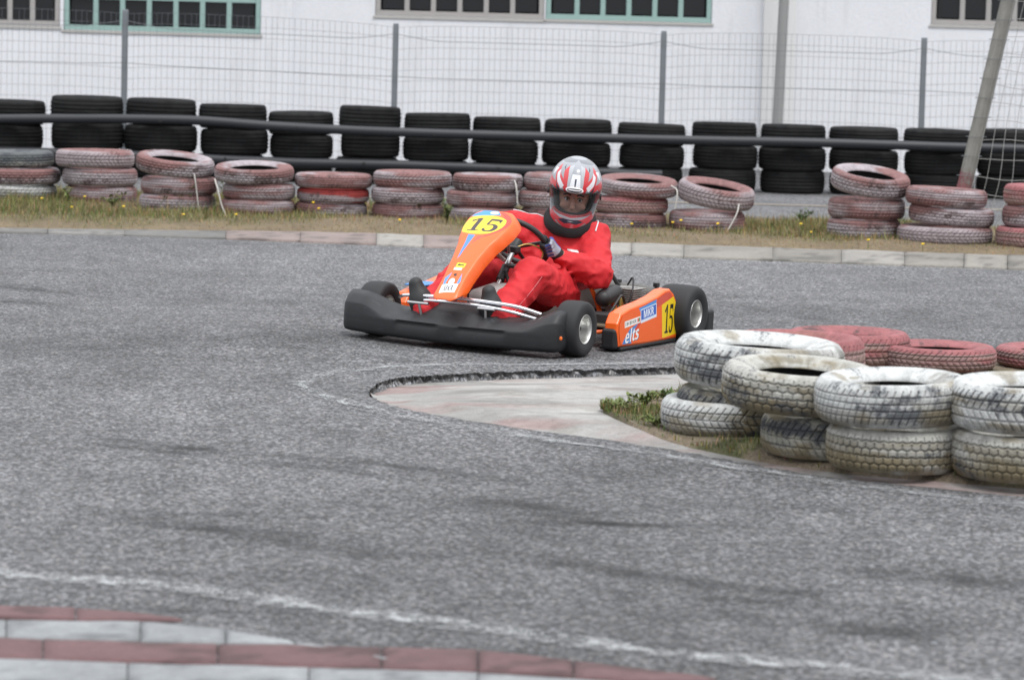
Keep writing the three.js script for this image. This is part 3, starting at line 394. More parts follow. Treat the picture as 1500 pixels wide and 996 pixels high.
// white tyres on the island
const WG = 'white painted tyres on the island';
stack('white_tyre', WG, 656, 572, [[966, 1160, 'white1', 'low grimy white tyre on its own behind the big white tyre']], true, 0.06);
stack('white_tyre', WG, 664, 490, [[988, 1212, 'white3', 'dirty white tyre with slanted tread and painted shade under the big white tyre'], [982, 1234, 'white0', 'big clean white tyre on the stack beside the kart', 0.02, -0.03, 0.008]], true, 0.2);
stack('white_tyre', WG, 684, 531, [[1112, 1320, 'white3', 'brown stained tyre with painted shade under a tipped white tyre'], [1052, 1288, 'white2', 'white tyre with a big blue grey bare patch, tipped forward', 0.05, -0.03, 0.015]], true, -0.08);
stack('white_tyre', WG, 709, 545, [[1207, 1418, 'white2', 'yellow stained white tyre with zigzag tread beneath a cleaner one'], [1189, 1420, 'white0', 'white tyre with black scuffed tread on a stack by the kerb line', 0.03, 0.03, 0.012]], true);
stack('white_tyre', WG, 725, 549, [[1391, 1612, 'white2', 'ochre stained white tyre with block tread at the foot of a stack'], [1386, 1614, 'white1', 'white tyre with an ochre patch on top of a stack', 0.02, 0.02, 0.008]], true);
const RG = 'red tyres behind the white ones';
stack('red_tyre', RG, 580, 482, [[1056, 1268, 'red0', 'faded red tyre right behind the big white tyre']], false);
stack('red_tyre', RG, 548, 476, [[1150, 1336, 'red0', 'tall faded red tyre between two lower red ones']], false, 0.02);
stack('red_tyre', RG, 555, 497, [[1287, 1461, 'red0', 'low faded red tyre behind the scuffed white tyre']], false, 0.02);
stack('red_tyre', RG, 552, 501, [[1458, 1630, 'red0', 'low dark red tyre behind the ochre patched white tyre']], false);

// plastic pipes tied along the black row
const pipeM = std(0.02, 0.022, 0.026, 0.5), holeM = std(0.012, 0.012, 0.012, 0.6);
function pipe(pix, r, bolts, label) {
  const t = thing('plastic_pipe', label, 'pipe'); const q = pix.map(([x, y]) => atz(x, y, blackZ(x) + 0.34 + r));
  const c = new THREE.CatmullRomCurve3(q, false, 'centripetal'), g = new THREE.TubeGeometry(c, 220, r, 18, false), gi = new THREE.TubeGeometry(c, 220, r * 0.86, 18, false);
  const ring = e => { const p = c.getPointAt(e), tn = c.getTangentAt(e), rg = new THREE.RingGeometry(r * 0.86, r, 18); rg.applyQuaternion(new THREE.Quaternion().setFromUnitVectors(V3(0, 0, 1), tn)); rg.translate(p.x, p.y, p.z); return rg; };
  part('pipe', merge([g, gi, ring(0), ring(1)]), pipeM, t);
  for (const [x, y] of bolts) { const p = atz(x, y, blackZ(x) + 0.34 + r), b = new THREE.CylinderGeometry(0.013, 0.013, 0.012, 10).rotateX(Math.PI / 2).translate(p.x, p.y, p.z + r * 0.99); part('bolt', b, holeM, t); }
}
pipe([[-160, 176], [0, 174], [180, 174], [290, 176.5], [400, 184.5], [500, 190], [600, 194], [760, 199], [1000, 205], [1200, 209], [1424, 216], [1650, 222]], 0.042, [[235, 177], [435, 187], [637, 197], [1060, 208], [1160, 210], [1362, 216]], 'long black plastic pipe tied across the upper black tyres');
pipe([[-160, 220], [0, 222], [180, 227], [330, 234], [430, 238], [600, 242], [760, 248], [880, 252.5], [930, 255], [970, 255.5]], 0.043, [[330, 232], [533, 239], [730, 246], [947, 256]], 'lower black plastic pipe with an open cut end behind the pink tyres');

// cords on the pink tyres
const cordM = std(0.5, 0.48, 0.45, 0.9);
function cord(pix, z, label) { const t = thing('cord', label, 'cord'); part('strand', tube(pix.map(([x, y, dz = 0]) => atz(x, y, z + dz)), 0.0055, 24, 6), cordM, t); }
const pz = base => gp(700, base - 0.026 * 0, 0).z + 0.02;
cord([[280, 240, -0.12], [284, 256, 0.01], [288, 285, 0.03], [291, 314, 0.03]], gp(290, 316).z + 0.02, 'white cord hanging down the tilted pink tyre');
cord([[314, 262, -0.05], [318, 276, 0], [324, 300, 0.02], [330, 316, 0.03]], gp(326, 322).z + 0.05, 'white cord beside the pink tyre tipped towards the track');
cord([[752, 262, -0.1], [756, 272, 0], [758, 298, 0.02]], gp(757, 334).z + 0.06, 'short white cord on the pink stack beside the helmet');
cord([[984, 272, -0.1], [992, 279, 0], [992, 290, 0.02], [989, 306, 0.02]], gp(990, 343).z + 0.1, 'white cord joining the broad pink tyre to the leaning one');
cord([[1083, 299, -0.05], [1080, 312, 0], [1072, 328, 0.02], [1062, 345, 0.03]], gp(1070, 347).z + 0.08, 'white cord stretched from the leaning pink tyre to the grass');

// ---------------------------------------------------------------- fence and building
const FZ = -31.1, galvM = std(0.23, 0.25, 0.27, 0.55, { metalness: 0.4 }), wireM = std(0.16, 0.17, 0.18, 0.6);
{ const t = thing('wire_fence', 'grey wire mesh fence on steel posts before the white building', 'fence');
  const tops = [[-212, 5], [183, 14], [580, 34], [973, 45], [1355, 55], [1745, 66]].map(([x, y]) => atz(x, y, FZ));
  for (const p of tops) part('post', box(p.x - 0.026, p.x + 0.026, -0.05, p.y, FZ - 0.026, FZ + 0.026, 0.006), galvM, t);
  for (let k = 0; k + 1 < tops.length; k++) {
    const a = tops[k], b = tops[k + 1], list = [], zf = FZ + 0.038, topAt = u => lerp(a.y, b.y, u) - 0.02 + 0.018 * Math.sin(Math.PI * u) * (k % 2 ? 1 : 0.5) - 0.02 * Math.exp(-Math.min(u, 1 - u) * 14), n = Math.round((b.x - a.x) / 0.054);
    for (let i = 0; i < n; i++) { const u = (i + 0.5) / n, x = lerp(a.x, b.x, u); list.push(rod([x, 0.02, zf], [x + 0.012 * (h3(i, k, 2) - 0.5), topAt(u), zf], 0.0016, 3)); }
    for (let r = 0; r < 15; r++) { const yy = r * 0.102, pts = []; for (let q = 0; q <= 10; q++) { const u = q / 10; pts.push(V3(lerp(a.x, b.x, u), topAt(u) - yy, zf + 0.004)); } if (topAt(0.5) - yy > 0.04) list.push(tube(pts, 0.0016, 14, 3)); }
    part('wire_mesh', merge(list), wireM, t);
    for (const dy of [0.1, 0.5, 0.95]) { const sag = dy === 0.1 ? 0.06 : 0.01, pts = []; for (let q = 0; q <= 12; q++) { const u = q / 12; pts.push(V3(lerp(a.x, b.x, u), lerp(a.y, b.y, u) - dy - sag * Math.min(1, Math.min(u, 1 - u) * 7), zf + 0.008)); } part('tension_wire', tube(pts, 0.0028, 24, 5), wireM, t); }
  } }
// leaning post with torn mesh
{ const foot = gp(1398, 340), top = atz(1478, 0, foot.z), t = thing('leaning_post', 'leaning grey concrete post with sagging wire mesh and red paint at its foot', 'post');
  const d = top.clone().sub(foot), f0 = foot.clone().addScaledVector(d, -0.02), f1 = foot.clone().addScaledVector(d, 1.5), red = foot.clone().addScaledVector(d, 0.27), redLow = foot.clone().addScaledVector(d, 0.1);
  const sq = (a, b, r) => { const g = rod(a, b, r * 1.41, 4); return g; };
  part('post', sq(f0, f1, 0.04), std(0.3, 0.295, 0.275, 0.9, { map: grainMap, bumpMap: concreteBump, bumpScale: 0.003 }), t);
  part('red_paint', sq(redLow, red, 0.0415), std(0.27, 0.085, 0.095, 0.8, { alphaMap: wornAlpha(19, 0.42), transparent: true }), t);
  const list = [], at = (u, v) => { const p = f0.clone().lerp(f1, v); const bulge = Math.exp(-Math.pow((v - 0.17) * 9, 2)); return V3(p.x + 0.04 + u * 2.6 - 0.42 * v * u * 0.5 + 0.1 * bulge * Math.min(1, u * 6), p.y - 0.06 * Math.sin(u * 3) - 0.05 * bulge, p.z + 0.06 + 0.12 * Math.sin(u * 5 + v * 4) * u + 0.16 * bulge * Math.min(1, u * 5)); };
  for (let i = 0; i <= 34; i++) { const pts = []; for (let j = 0; j <= 16; j++) pts.push(at(i / 34, 0.05 + 0.95 * j / 16)); list.push(tube(pts, 0.0021, 32, 4)); }
  for (let j = 0; j <= 20; j++) { const pts = []; for (let i = 0; i <= 14; i++) { const q = at(i / 14, 0.05 + 0.95 * j / 20); q.y += 0.012 * Math.sin(i * 2.1 + j); pts.push(q); } list.push(tube(pts, 0.0021, 36, 4)); }
  part('wire_mesh', merge(list), std(0.34, 0.34, 0.33, 0.6), t);
  const wraps = []; for (let j = 0; j < 16; j++) { const p = f0.clone().lerp(f1, 0.12 + j * 0.055); wraps.push(new THREE.TorusGeometry(0.077, 0.0026, 5, 4).rotateX(Math.PI / 2).rotateY(Math.PI / 4 * 0).translate(p.x, p.y, p.z)); }
  part('tie_wires', merge(wraps), wireM, t); }
const WZ = -34.2;
{ const t = thing('rendered_building', 'long white rendered building with rows of small paned windows', 'building');
  const wallMap = colourTexture(1024, 512, (i, j, c) => { const m = 0.95 + 0.07 * (fbm(i / 60, j / 60, 3, 4, 17, 9) - 0.5) + 0.05 * (noise3(i / 2, j / 2, 5, 512, 256) - 0.5) - 0.05 * sstep(0.6, 0.75, fbm(i / 9, j / 90, 6, 4, 114, 6)); c[0] = m; c[1] = m; c[2] = m; }); wallMap.repeat.set(0.12, 0.2);
  const wallM = std(0.79, 0.8, 0.83, 0.92, { map: wallMap, bumpMap: concreteBump, bumpScale: 0.004 }), creamM = std(0.76, 0.76, 0.75, 0.9, { map: wallMap });
  const groups = [ // x0, x1, bottom px at middle, panes, frame, cross bar above the bottom pane
    [-60, 88, 37, 4, 'grey', 0.36], [93, 382, 47, 7, 'teal', 0.3], [549, 797, 25.5, 6, 'grey', 0.6], [799, 1043, 31, 6, 'teal', 0.6], [1364, 1610, 39, 6, 'grey', 0.6]];
  const fm = { grey: std(0.46, 0.44, 0.43, 0.7, { map: grainMap }), teal: std(0.36, 0.53, 0.5, 0.6, { map: grainMap }) }, glassM = new THREE.MeshStandardMaterial({ color: lin(0.012, 0.013, 0.015), roughness: 0.16 });
  const blindM = std(0.2, 0.12, 0.09, 0.8), roomM = std(0.03, 0.03, 0.033, 0.9), H = 1.55;
  // wall with openings: full-height piers between bands, low wall and lintel
  const ext = groups.map(([x0, x1, yb]) => { const a = atz(x0, yb, WZ), b = atz(x1, yb, WZ); return { x0: a.x, x1: b.x, y: (a.y + b.y) / 2 }; });
  const step = atz(428, 60, WZ).x, pieces = [], depth = 0.3; let cur = -22;
  const wallPiece = (x0, x1, y0, y1) => { const add = (a, b, dz) => { const g = new THREE.BoxGeometry(b - a, y1 - y0, depth).translate((a + b) / 2, (y0 + y1) / 2, WZ - depth / 2 + dz), uv = g.attributes.uv, p = g.attributes.position; for (let i = 0; i < uv.count; i++) uv.setXY(i, p.getX(i), p.getY(i)); pieces.push(g); }; if (x1 <= step) add(x0, x1, 0.06); else if (x0 >= step) add(x0, x1, 0); else { add(x0, step, 0.06); add(step, x1, 0); } };
  ext.forEach((e, k) => { if (e.x0 > cur) wallPiece(cur, e.x0, -0.1, 5.2); wallPiece(e.x0, e.x1, -0.1, e.y); wallPiece(e.x0, e.x1, e.y + H, 5.2); cur = e.x1; }); wallPiece(cur, 22, -0.1, 5.2);
  part('wall', merge(pieces), wallM, t);
  part('roof', box(-22.3, 22.3, 5.2, 5.45, WZ - 9, WZ + 0.4, 0.03), std(0.3, 0.3, 0.3, 0.9), t);
  part('back_room', box(-22, 22, -0.1, 5.19, WZ - 4, WZ - 3.9), roomM, t);
  groups.forEach(([x0, x1, yb, n, kind, bar], k) => {
    const e = ext[k], zf = WZ - 0.04 + (e.x1 <= step ? 0.06 : 0), w = e.x1 - e.x0, fw = 0.055, list = [box(e.x0 + 0.004, e.x1 - 0.004, e.y + 0.003, e.y + fw, zf - 0.03, zf + 0.03), box(e.x0 + 0.004, e.x1 - 0.004, e.y + H - fw, e.y + H - 0.003, zf - 0.03, zf + 0.03), box(e.x0 + 0.004, e.x0 + fw, e.y + fw, e.y + H - fw, zf - 0.03, zf + 0.03), box(e.x1 - fw, e.x1 - 0.004, e.y + fw, e.y + H - fw, zf - 0.03, zf + 0.03)];
    const win = part('window', merge(list), fm[kind], t), ix0 = e.x0 + fw, iw = (w - 2 * fw) / n;
    for (let i = 1; i < n; i++) part('mullion', box(ix0 + i * iw - 0.026, ix0 + i * iw + 0.026, e.y + fw, e.y + H - fw, zf - 0.024, zf + 0.024), fm[kind], win);
    const rows = Math.max(2, Math.round((H - 2 * fw) / bar)), rh = (H - 2 * fw) / rows;
    for (let r = 1; r < rows; r++) part('glazing_bar', box(ix0, e.x1 - fw, e.y + fw + r * rh - 0.02, e.y + fw + r * rh + 0.02, zf - 0.02, zf + 0.02), fm[kind], win);
    for (let i = 0; i < n; i++) for (let r = 0; r < rows; r++) { const a = ix0 + i * iw + 0.02, g = new THREE.PlaneGeometry(iw - 0.04, rh - 0.03).translate(a + iw / 2 - 0.02, e.y + fw + (r + 0.5) * rh, zf - 0.012 + 0.002 * h3(i, r, k)); part('pane', g, kind === 'teal' && k === 1 && r === 1 && i > 4 ? blindM : glassM, win); }
    part('sill', box(e.x0 - 0.02, e.x1 + 0.02, e.y - 0.03, e.y - 0.001, WZ + (e.x1 <= step ? 0.06 : 0) + 0.002, WZ + (e.x1 <= step ? 0.06 : 0) + 0.012), std(0.55, 0.54, 0.52, 0.85, { map: grainMap }), win);
  });
  const ca = atz(1116, 100, WZ).x, cb = atz(1164, 100, WZ).x;
  part('pilaster', box(ca, cb, -0.1, 5.19, WZ + 0.003, WZ + 0.05, 0.01), creamM, t);
  const pa = thing('metal_pole', 'plain grey metal pole standing against the white building', 'pole'), pb = atz(1139, 180, WZ + 0.5), pt = atz(1149, 0, WZ + 0.5), dd = pt.clone().sub(pb).divideScalar(pt.y - pb.y);
  part('shaft', rod([pb.x - dd.x * pb.y, -0.05, pb.z], [pb.x + dd.x * (4.6 - pb.y), 4.6, pb.z], 0.055, 14, 0.05), std(0.3, 0.3, 0.295, 0.6, { metalness: 0.2 }), pa);
  part('base_plate', new THREE.CylinderGeometry(0.12, 0.13, 0.04, 16).translate(pb.x - dd.x * pb.y, 0.02, pb.z), galvM, pa); }

// ---------------------------------------------------------------- the kart: local x forward, y up, z to the driver's right
const kartAt = g => { g.position.set(KART.x, BANK * 0.53, KART.z); g.rotation.set(-BANK, YAW, 0, 'YXZ'); return g; };
const kart = kartAt(thing('racing_kart', 'orange and black racing kart number fifteen cornering on the track', 'kart'));
const scuffMap = colourTexture(512, 512, (i, j, c) => { const a = 0.85 + 0.3 * (fbm(i / 40, j / 40, 2, 4, 13, 13) - 0.5), sc = sstep(0.66, 0.74, fbm(i / 30, j / 3, 9, 3, 17, 171)) * sstep(0.5, 0.6, fbm(i / 60, j / 60, 5, 2, 9, 9)); c[0] = c[1] = c[2] = a * 0.42 + 0.5 * sc; });
const blackPlastic = std(0.032, 0.034, 0.039, 0.52, { map: scuffMap, bumpMap: concreteBump, bumpScale: 0.0006 }), slickM = std(0.017, 0.0175, 0.019, 0.7, { bumpMap: concreteBump, bumpScale: 0.0012 }), magM = std(0.62, 0.62, 0.6, 0.34, { metalness: 0.85 }), steelM = std(0.5, 0.5, 0.5, 0.3, { metalness: 0.9 }), chromeM = std(0.85, 0.86, 0.9, 0.18, { metalness: 0.9 });
const frameM = std(0.62, 0.1, 0.015, 0.4), darkM = std(0.02, 0.02, 0.021, 0.5), tankM = std(0.42, 0.42, 0.4, 0.5), seatM = std(0.3, 0.29, 0.27, 0.5), brassM = std(0.45, 0.33, 0.1, 0.4, { metalness: 0.7 }), alloyM = std(0.36, 0.35, 0.33, 0.45, { metalness: 0.7 });
const orange = '#f2641c';
const grime = (x, w, h, seed) => { const R = rng(seed); for (let k = 0; k < 240; k++) { x.strokeStyle = R() < 0.6 ? `rgba(60,45,38,${0.06 + 0.16 * R()})` : `rgba(250,225,205,${0.05 + 0.16 * R()})`; x.lineWidth = 0.8 + 2.2 * R() * R(); const a = R() * w, b = R() * h, l = 10 + 70 * R() * R(), d = (R() - 0.5) * 1.2; x.beginPath(); x.moveTo(a, b); x.lineTo(a + l * Math.cos(d), b + l * Math.sin(d)); x.stroke(); } for (let k = 0; k < 500; k++) { x.fillStyle = `rgba(50,44,40,${0.1 + 0.25 * R()})`; const q = 0.8 + 2 * R() * R(); x.fillRect(R() * w, R() * h, q, q); } };
function kartWheel(x, z, R, w, steer) {
  const g = new THREE.Group(); g.name = 'wheel'; g.position.set(x, R, z); g.rotation.y = steer; kart.add(g); const s = Math.sign(z), h = w / 2;
  const half = [[0.066, 0.82], [0.076, 0.93], [R * 0.72, 1.0], [R * 0.86, 0.985], [R * 0.94, 0.9], [R * 0.978, 0.76], [R * 0.994, 0.5], [R, 0.2]], pr = [...half.map(([r, y]) => new THREE.Vector2(r, y * h)), ...half.slice().reverse().map(([r, y]) => new THREE.Vector2(r, -y * h))];
  part('tyre', new THREE.LatheGeometry(pr, 56).rotateX(Math.PI / 2), slickM, g);
  const rimP = [[0.0685, 0.86], [0.0695, 0.9], [0.066, 0.91], [0.062, 0.8], [0.0585, 0.5], [0.056, -0.1], [0.04, -0.16], [0.036, -0.12], [0.0335, 0.1], [0.02, 0.12], [0.0001, 0.12]].map(([r, y]) => new THREE.Vector2(r, y * h * s));
  const back = [[0.0685, -0.86], [0.06, -0.8], [0.056, -0.2]].map(([r, y]) => new THREE.Vector2(r, y * h * s));
  const bolts = []; for (let k = 0; k < 3; k++) { const a = k * 2.094 + 0.5; bolts.push(new THREE.CylinderGeometry(0.005, 0.005, 0.012, 6).rotateX(Math.PI / 2).translate(0.046 * Math.cos(a), 0.046 * Math.sin(a), -0.1 * h * s)); }
  const rim = part('rim', merge([new THREE.LatheGeometry(rimP, 40).rotateX(Math.PI / 2), new THREE.LatheGeometry(back, 40).rotateX(Math.PI / 2)]), magM, g);
  part('hub', merge([new THREE.CylinderGeometry(0.013, 0.013, 0.03, 6).rotateX(Math.PI / 2).translate(0, 0, 0.2 * h * s), ...bolts]), darkM, g);
}
kartWheel(0.52, -0.53, 0.131, 0.125, 0.03); kartWheel(0.52, 0.53, 0.131, 0.125, 0.03); kartWheel(-0.52, -0.585, 0.139, 0.19, 0); kartWheel(-0.52, 0.585, 0.139, 0.19, 0);
// frame and running gear
part('frame', merge([-1, 1].flatMap(s => [tube([[0.74, 0.075, s * 0.16], [0.5, 0.07, s * 0.2], [0.1, 0.06, s * 0.3], [-0.4, 0.07, s * 0.33], [-0.62, 0.075, s * 0.33]], 0.016, 24, 8), tube([[0.5, 0.075, s * 0.2], [0.53, 0.1, s * 0.3], [0.53, 0.11, s * 0.42]], 0.015, 12, 8), tube([[0.26, 0.07, s * 0.28], [0.24, 0.09, s * 0.5], [0.0, 0.09, s * 0.56], [-0.3, 0.09, s * 0.55], [-0.33, 0.08, s * 0.34]], 0.01, 24, 8)]).concat([tube([[0.62, 0.07, -0.2], [0.66, 0.07, 0], [0.62, 0.07, 0.2]], 0.015, 12, 8), rod([-0.1, 0.06, -0.31], [-0.1, 0.06, 0.31], 0.014), rod([-0.6, 0.075, -0.33], [-0.6, 0.075, 0.33], 0.014), tube([[-0.09, 0.265, -0.3], [-0.15, 0.18, -0.31], [-0.2, 0.07, -0.32]], 0.012, 14, 8), tube([[-0.2, 0.24, -0.34], [-0.22, 0.16, -0.37], [-0.24, 0.08, -0.36]], 0.013, 14, 8)])), frameM, kart);
part('rear_axle', rod([-0.52, 0.139, -0.52], [-0.52, 0.139, 0.52], 0.02, 14), steelM, kart);
part('stub_axle', rod([0.52, 0.131, -0.5], [0.52, 0.125, -0.38], 0.012), steelM, kart); part('stub_axle', rod([0.52, 0.131, 0.5], [0.52, 0.125, 0.38], 0.012), steelM, kart);
part('tie_rod', rod([0.44, 0.12, -0.42], [0.41, 0.14, -0.03], 0.007), steelM, kart); part('tie_rod', rod([0.44, 0.12, 0.42], [0.41, 0.14, 0.03], 0.007), steelM, kart);
part('floor_tray', box(-0.08, 0.72, 0.036, 0.042, -0.23, 0.23, 0.002), std(0.3, 0.3, 0.31, 0.4, { metalness: 0.6 }), kart);
// front bumper
{ const z0 = -0.555, z1 = 0.66, g = gridGeo(80, 13, (u, v, o, i, j) => {
    const z = lerp(z0, z1, u), e = Math.min(u, 1 - u), end = Math.sqrt(1 - Math.pow(1 - Math.min(1, e / 0.035), 2)), F = 0.795 - 0.3 * z * z - 0.05 * (1 - end), ed = sstep(0.33, 0.53, Math.abs(z)), mid = 1 - sstep(0.09, 0.2, Math.abs(z - 0.02)), fold = 0.012 * (1 - sstep(0.012, 0.03, Math.abs(Math.abs(z - 0.02) - 0.2)));
    const ht = 0.12 + 0.05 * ed, top = lerp(0.166, 0.224, ed) + 0.036 * mid, dk = lerp(0.16, 0.075, ed), dent = 0.008 * (1 - sstep(0.0, 0.012, Math.abs(Math.abs(z - 0.0) - 0.17) - 0.11)) ;
    const S = [[F - 0.09, 0.034], [F - 0.03, 0.028], [F - 0.008, 0.034], [F, 0.05], [F - 0.001, 0.085], [F - 0.001 - dent, 0.094], [F - 0.001 - dent, 0.108], [F - 0.002, 0.117], [F - 0.006, ht - 0.008], [F - 0.014, ht], [F - dk * 0.5, lerp(ht, top, 0.62) + fold], [F - dk, top + fold * 0.6], [F - dk - 0.012, top - 0.02], [F - dk - 0.01, 0.05]], p = S[j];
    const cy = 0.12, k = lerp(0.55, 1, end); o.p = [lerp(F - 0.05, p[0], k), lerp(cy, p[1], k), z]; o.t = [u * 3, v];
  });
  const capL = [], bumper = part('front_bumper', g, blackPlastic, kart);
  for (const u of [0, 1]) { const q = g.attributes.position, s = new THREE.BufferGeometry(), P = [], I = []; for (let j = 0; j <= 13; j++) { const k = j * 81 + (u ? 80 : 0); P.push(q.getX(k), q.getY(k), q.getZ(k)); } for (let j = 1; j < 13; j++) I.push(0, j, j + 1); s.setAttribute('position', new THREE.Float32BufferAttribute(P, 3)); s.setIndex(I); s.computeVertexNormals(); part('end_cap', s, blackPlastic, bumper); }
  part('badge', new THREE.SphereGeometry(0.008, 10, 6).scale(0.5, 1.2, 1).translate(0.702, 0.1, -0.553), std(0.8, 0.16, 0.02, 0.4), bumper); }
part('bumper_bar', tube([[0.6, 0.205, 0.37], [0.655, 0.222, 0.31], [0.675, 0.23, 0.2], [0.68, 0.234, 0.0], [0.672, 0.23, -0.17], [0.65, 0.218, -0.3], [0.6, 0.19, -0.39]], 0.0085, 48, 8), chromeM, kart);
part('bumper_bar', tube([[0.64, 0.19, 0.3], [0.67, 0.205, 0.24], [0.69, 0.214, 0.1], [0.69, 0.212, -0.1], [0.66, 0.195, -0.26], [0.6, 0.165, -0.37]], 0.008, 48, 8), chromeM, kart);
// number panel
{ const B0 = V3(0.8, 0.23, 0.022), T0 = V3(0.3, 0.618, 0.03), nrm = V3(0.612, 0.79, 0), key = [[0, 0.04], [0.025, 0.066], [0.06, 0.078], [0.12, 0.08], [0.24, 0.08], [0.42, 0.092], [0.58, 0.112], [0.7, 0.14], [0.8, 0.158], [0.9, 0.16], [0.96, 0.148], [1, 0.118]];
  const wid = v => { for (let i = 0; i + 1 < key.length; i++) if (v <= key[i + 1][0]) return lerp(key[i][1], key[i + 1][1], sstep(0, 1, (v - key[i][0]) / (key[i + 1][0] - key[i][0])) * 0.4 + 0.6 * (v - key[i][0]) / (key[i + 1][0] - key[i][0])); return 0.1; };
  const paint = canvasTexture(512, 1024, (x, w, h) => {
    x.fillStyle = orange; x.fillRect(0, 0, w, h);
    x.fillStyle = '#d8402c'; x.beginPath(); x.moveTo(350, 20); x.bezierCurveTo(480, 70, 480, 220, 330, 330); x.lineTo(250, 350); x.bezierCurveTo(420, 260, 440, 120, 300, 20); x.fill();
    x.fillStyle = '#3f8fd8'; x.beginPath(); x.moveTo(60, 86); x.lineTo(110, 14); x.lineTo(290, 10); x.lineTo(330, 62); x.lineTo(90, 92); x.fill();
    x.fillStyle = '#cfe2f2'; x.beginPath(); x.ellipse(258, 38, 44, 20, 0, 0, 7); x.fill();
    x.fillStyle = '#f2cf25'; x.beginPath(); x.moveTo(96, 96); x.bezierCurveTo(180, 66, 330, 66, 392, 110); x.bezierCurveTo(430, 170, 390, 260, 330, 292); x.bezierCurveTo(240, 318, 140, 312, 66, 286); x.bezierCurveTo(40, 230, 60, 130, 96, 96); x.fill();
    x.fillStyle = '#35292c'; x.font = 'bold 222px serif'; x.textAlign = 'center'; x.save(); x.translate(232, 272); x.transform(1, 0, -0.1, 1, 0, 0); x.scale(1.16, 1); x.fillText('15', 0, 0); x.restore();
    x.fillStyle = '#4c86c8'; x.beginPath(); x.moveTo(150, 318); x.lineTo(222, 322); x.lineTo(176, 560); x.lineTo(150, 600); x.fill();
    x.fillStyle = '#d8503a'; x.beginPath(); x.moveTo(250, 330); x.lineTo(320, 322); x.lineTo(236, 420); x.lineTo(204, 540); x.fill();
    x.fillStyle = '#f4d21e'; x.fillRect(196, 640, 136, 46); x.fillStyle = '#2a2418'; x.fillRect(214, 656, 100, 12); x.fillRect(230, 650, 18, 22); x.fillStyle = '#f3ece2'; x.fillRect(186, 690, 128, 26);
    x.fillStyle = '#221d1c'; x.fillRect(236, 752, 50, 26);
    x.fillStyle = '#5a92d2'; x.beginPath(); x.moveTo(110, 800); x.lineTo(190, 740); x.lineTo(170, 850); x.lineTo(262, 896); x.lineTo(352, 850); x.lineTo(356, 740); x.lineTo(400, 820); x.lineTo(350, 930); x.lineTo(170, 950); x.fill(); x.fillStyle = '#c8daf0'; x.beginPath(); x.ellipse(258, 834, 48, 34, 0, 0, 7); x.fill();
    x.save(); x.translate(258, 900); x.rotate(-0.08); x.scale(1.15, 1.25); x.fillStyle = '#f2f0ee'; x.fillRect(-112, -34, 224, 68); x.fillStyle = '#26262e'; x.font = 'bold 62px sans-serif'; x.fillText('MKR', 0, 22); x.restore(); grime(x, w, h, 3);
  });
  const g = shellGeo(26, 40, (u, v, o) => { const s = u * 2 - 1, w = wid(v), c = B0.clone().lerp(T0, v), off = 0.012 * (1 - s * s) - 0.055 * Math.pow(Math.max(0, (Math.abs(s) - 0.72) / 0.28), 1.6) * sstep(0.02, 0.2, v) + 0.02 * Math.sin(Math.PI * v), zz = s * w * (1 - 0.1 * Math.pow(Math.abs(s), 6)); o.p = [c.x + nrm.x * off, c.y + nrm.y * off, c.z + zz]; o.t = [1 - (0.5 + s * 0.5), 0.015 + v * 0.97]; }, -0.004);
  part('number_panel', g, new THREE.MeshPhysicalMaterial({ map: paint, roughness: 0.38, clearcoat: 0.25, clearcoatRoughness: 0.3, side: THREE.DoubleSide }), kart).userData.label = 'orange front panel with a yellow field and the number 15';
  part('panel_bracket', merge([rod([0.36, 0.5, 0.03], [0.26, 0.42, 0.02], 0.008), rod([0.36, 0.51, -0.07], [0.25, 0.43, -0.02], 0.008), rod([0.36, 0.46, 0.03], [0.36, 0.4, -0.06], 0.011)]), alloyM, kart); }
// steering
const SW = V3(0.085, 0.47, 0.022), SA = V3(-0.72, 0.694, 0).normalize(), SU = V3(0.694, 0.72, 0).normalize(), SR = 0.155;
const ringAt = (a, r = SR) => SW.clone().addScaledVector(V3(0, 0, -1), Math.cos(a) * r).addScaledVector(SU, Math.sin(a) * r);
{ const pts = []; for (let k = 0; k < 28; k++) pts.push(ringAt(k / 28 * 2 * Math.PI)); const w = part('steering_wheel', tube(pts, 0.0145, 80, 10, true), darkM, kart);
  const hub = SW.clone().addScaledVector(SA, -0.035); part('spoke', merge([0.1, Math.PI - 0.1, -Math.PI / 2].map(a => rod(hub, ringAt(a), 0.009, 6))), darkM, w); part('hub', rod(hub.clone().addScaledVector(SA, -0.03), SW, 0.028, 12), darkM, w);
  part('steering_column', rod([0.44, 0.13, 0], hub, 0.0135, 10), steelM, kart); part('column_clamp', rod(V3(0.44, 0.13, 0).lerp(hub, 0.52), V3(0.44, 0.13, 0).lerp(hub, 0.72), 0.021, 10), darkM, kart);
  part('column_support', merge([rod([0.24, 0.34, 0.0], [0.3, 0.08, 0.14], 0.009), rod([0.24, 0.34, 0.0], [0.3, 0.08, -0.14], 0.009), rod([0.27, 0.37, -0.02], [0.2, 0.36, -0.13], 0.012)]), darkM, kart);
  part('gauge', box(0.2, 0.25, 0.43, 0.46, -0.06, 0.05, 0.006), darkM, kart); part('cable', tube([[0.22, 0.45, -0.03], [0.16, 0.47, -0.08], [0.09, 0.43, -0.12], [0.1, 0.36, -0.1]], 0.004, 20, 6), brassM, kart); }
part('fuel_tank', new RoundedBoxGeometry(0.26, 0.22, 0.15, 4, 0.035).rotateZ(-0.1).translate(0.36, 0.165, -0.01), tankM, kart);
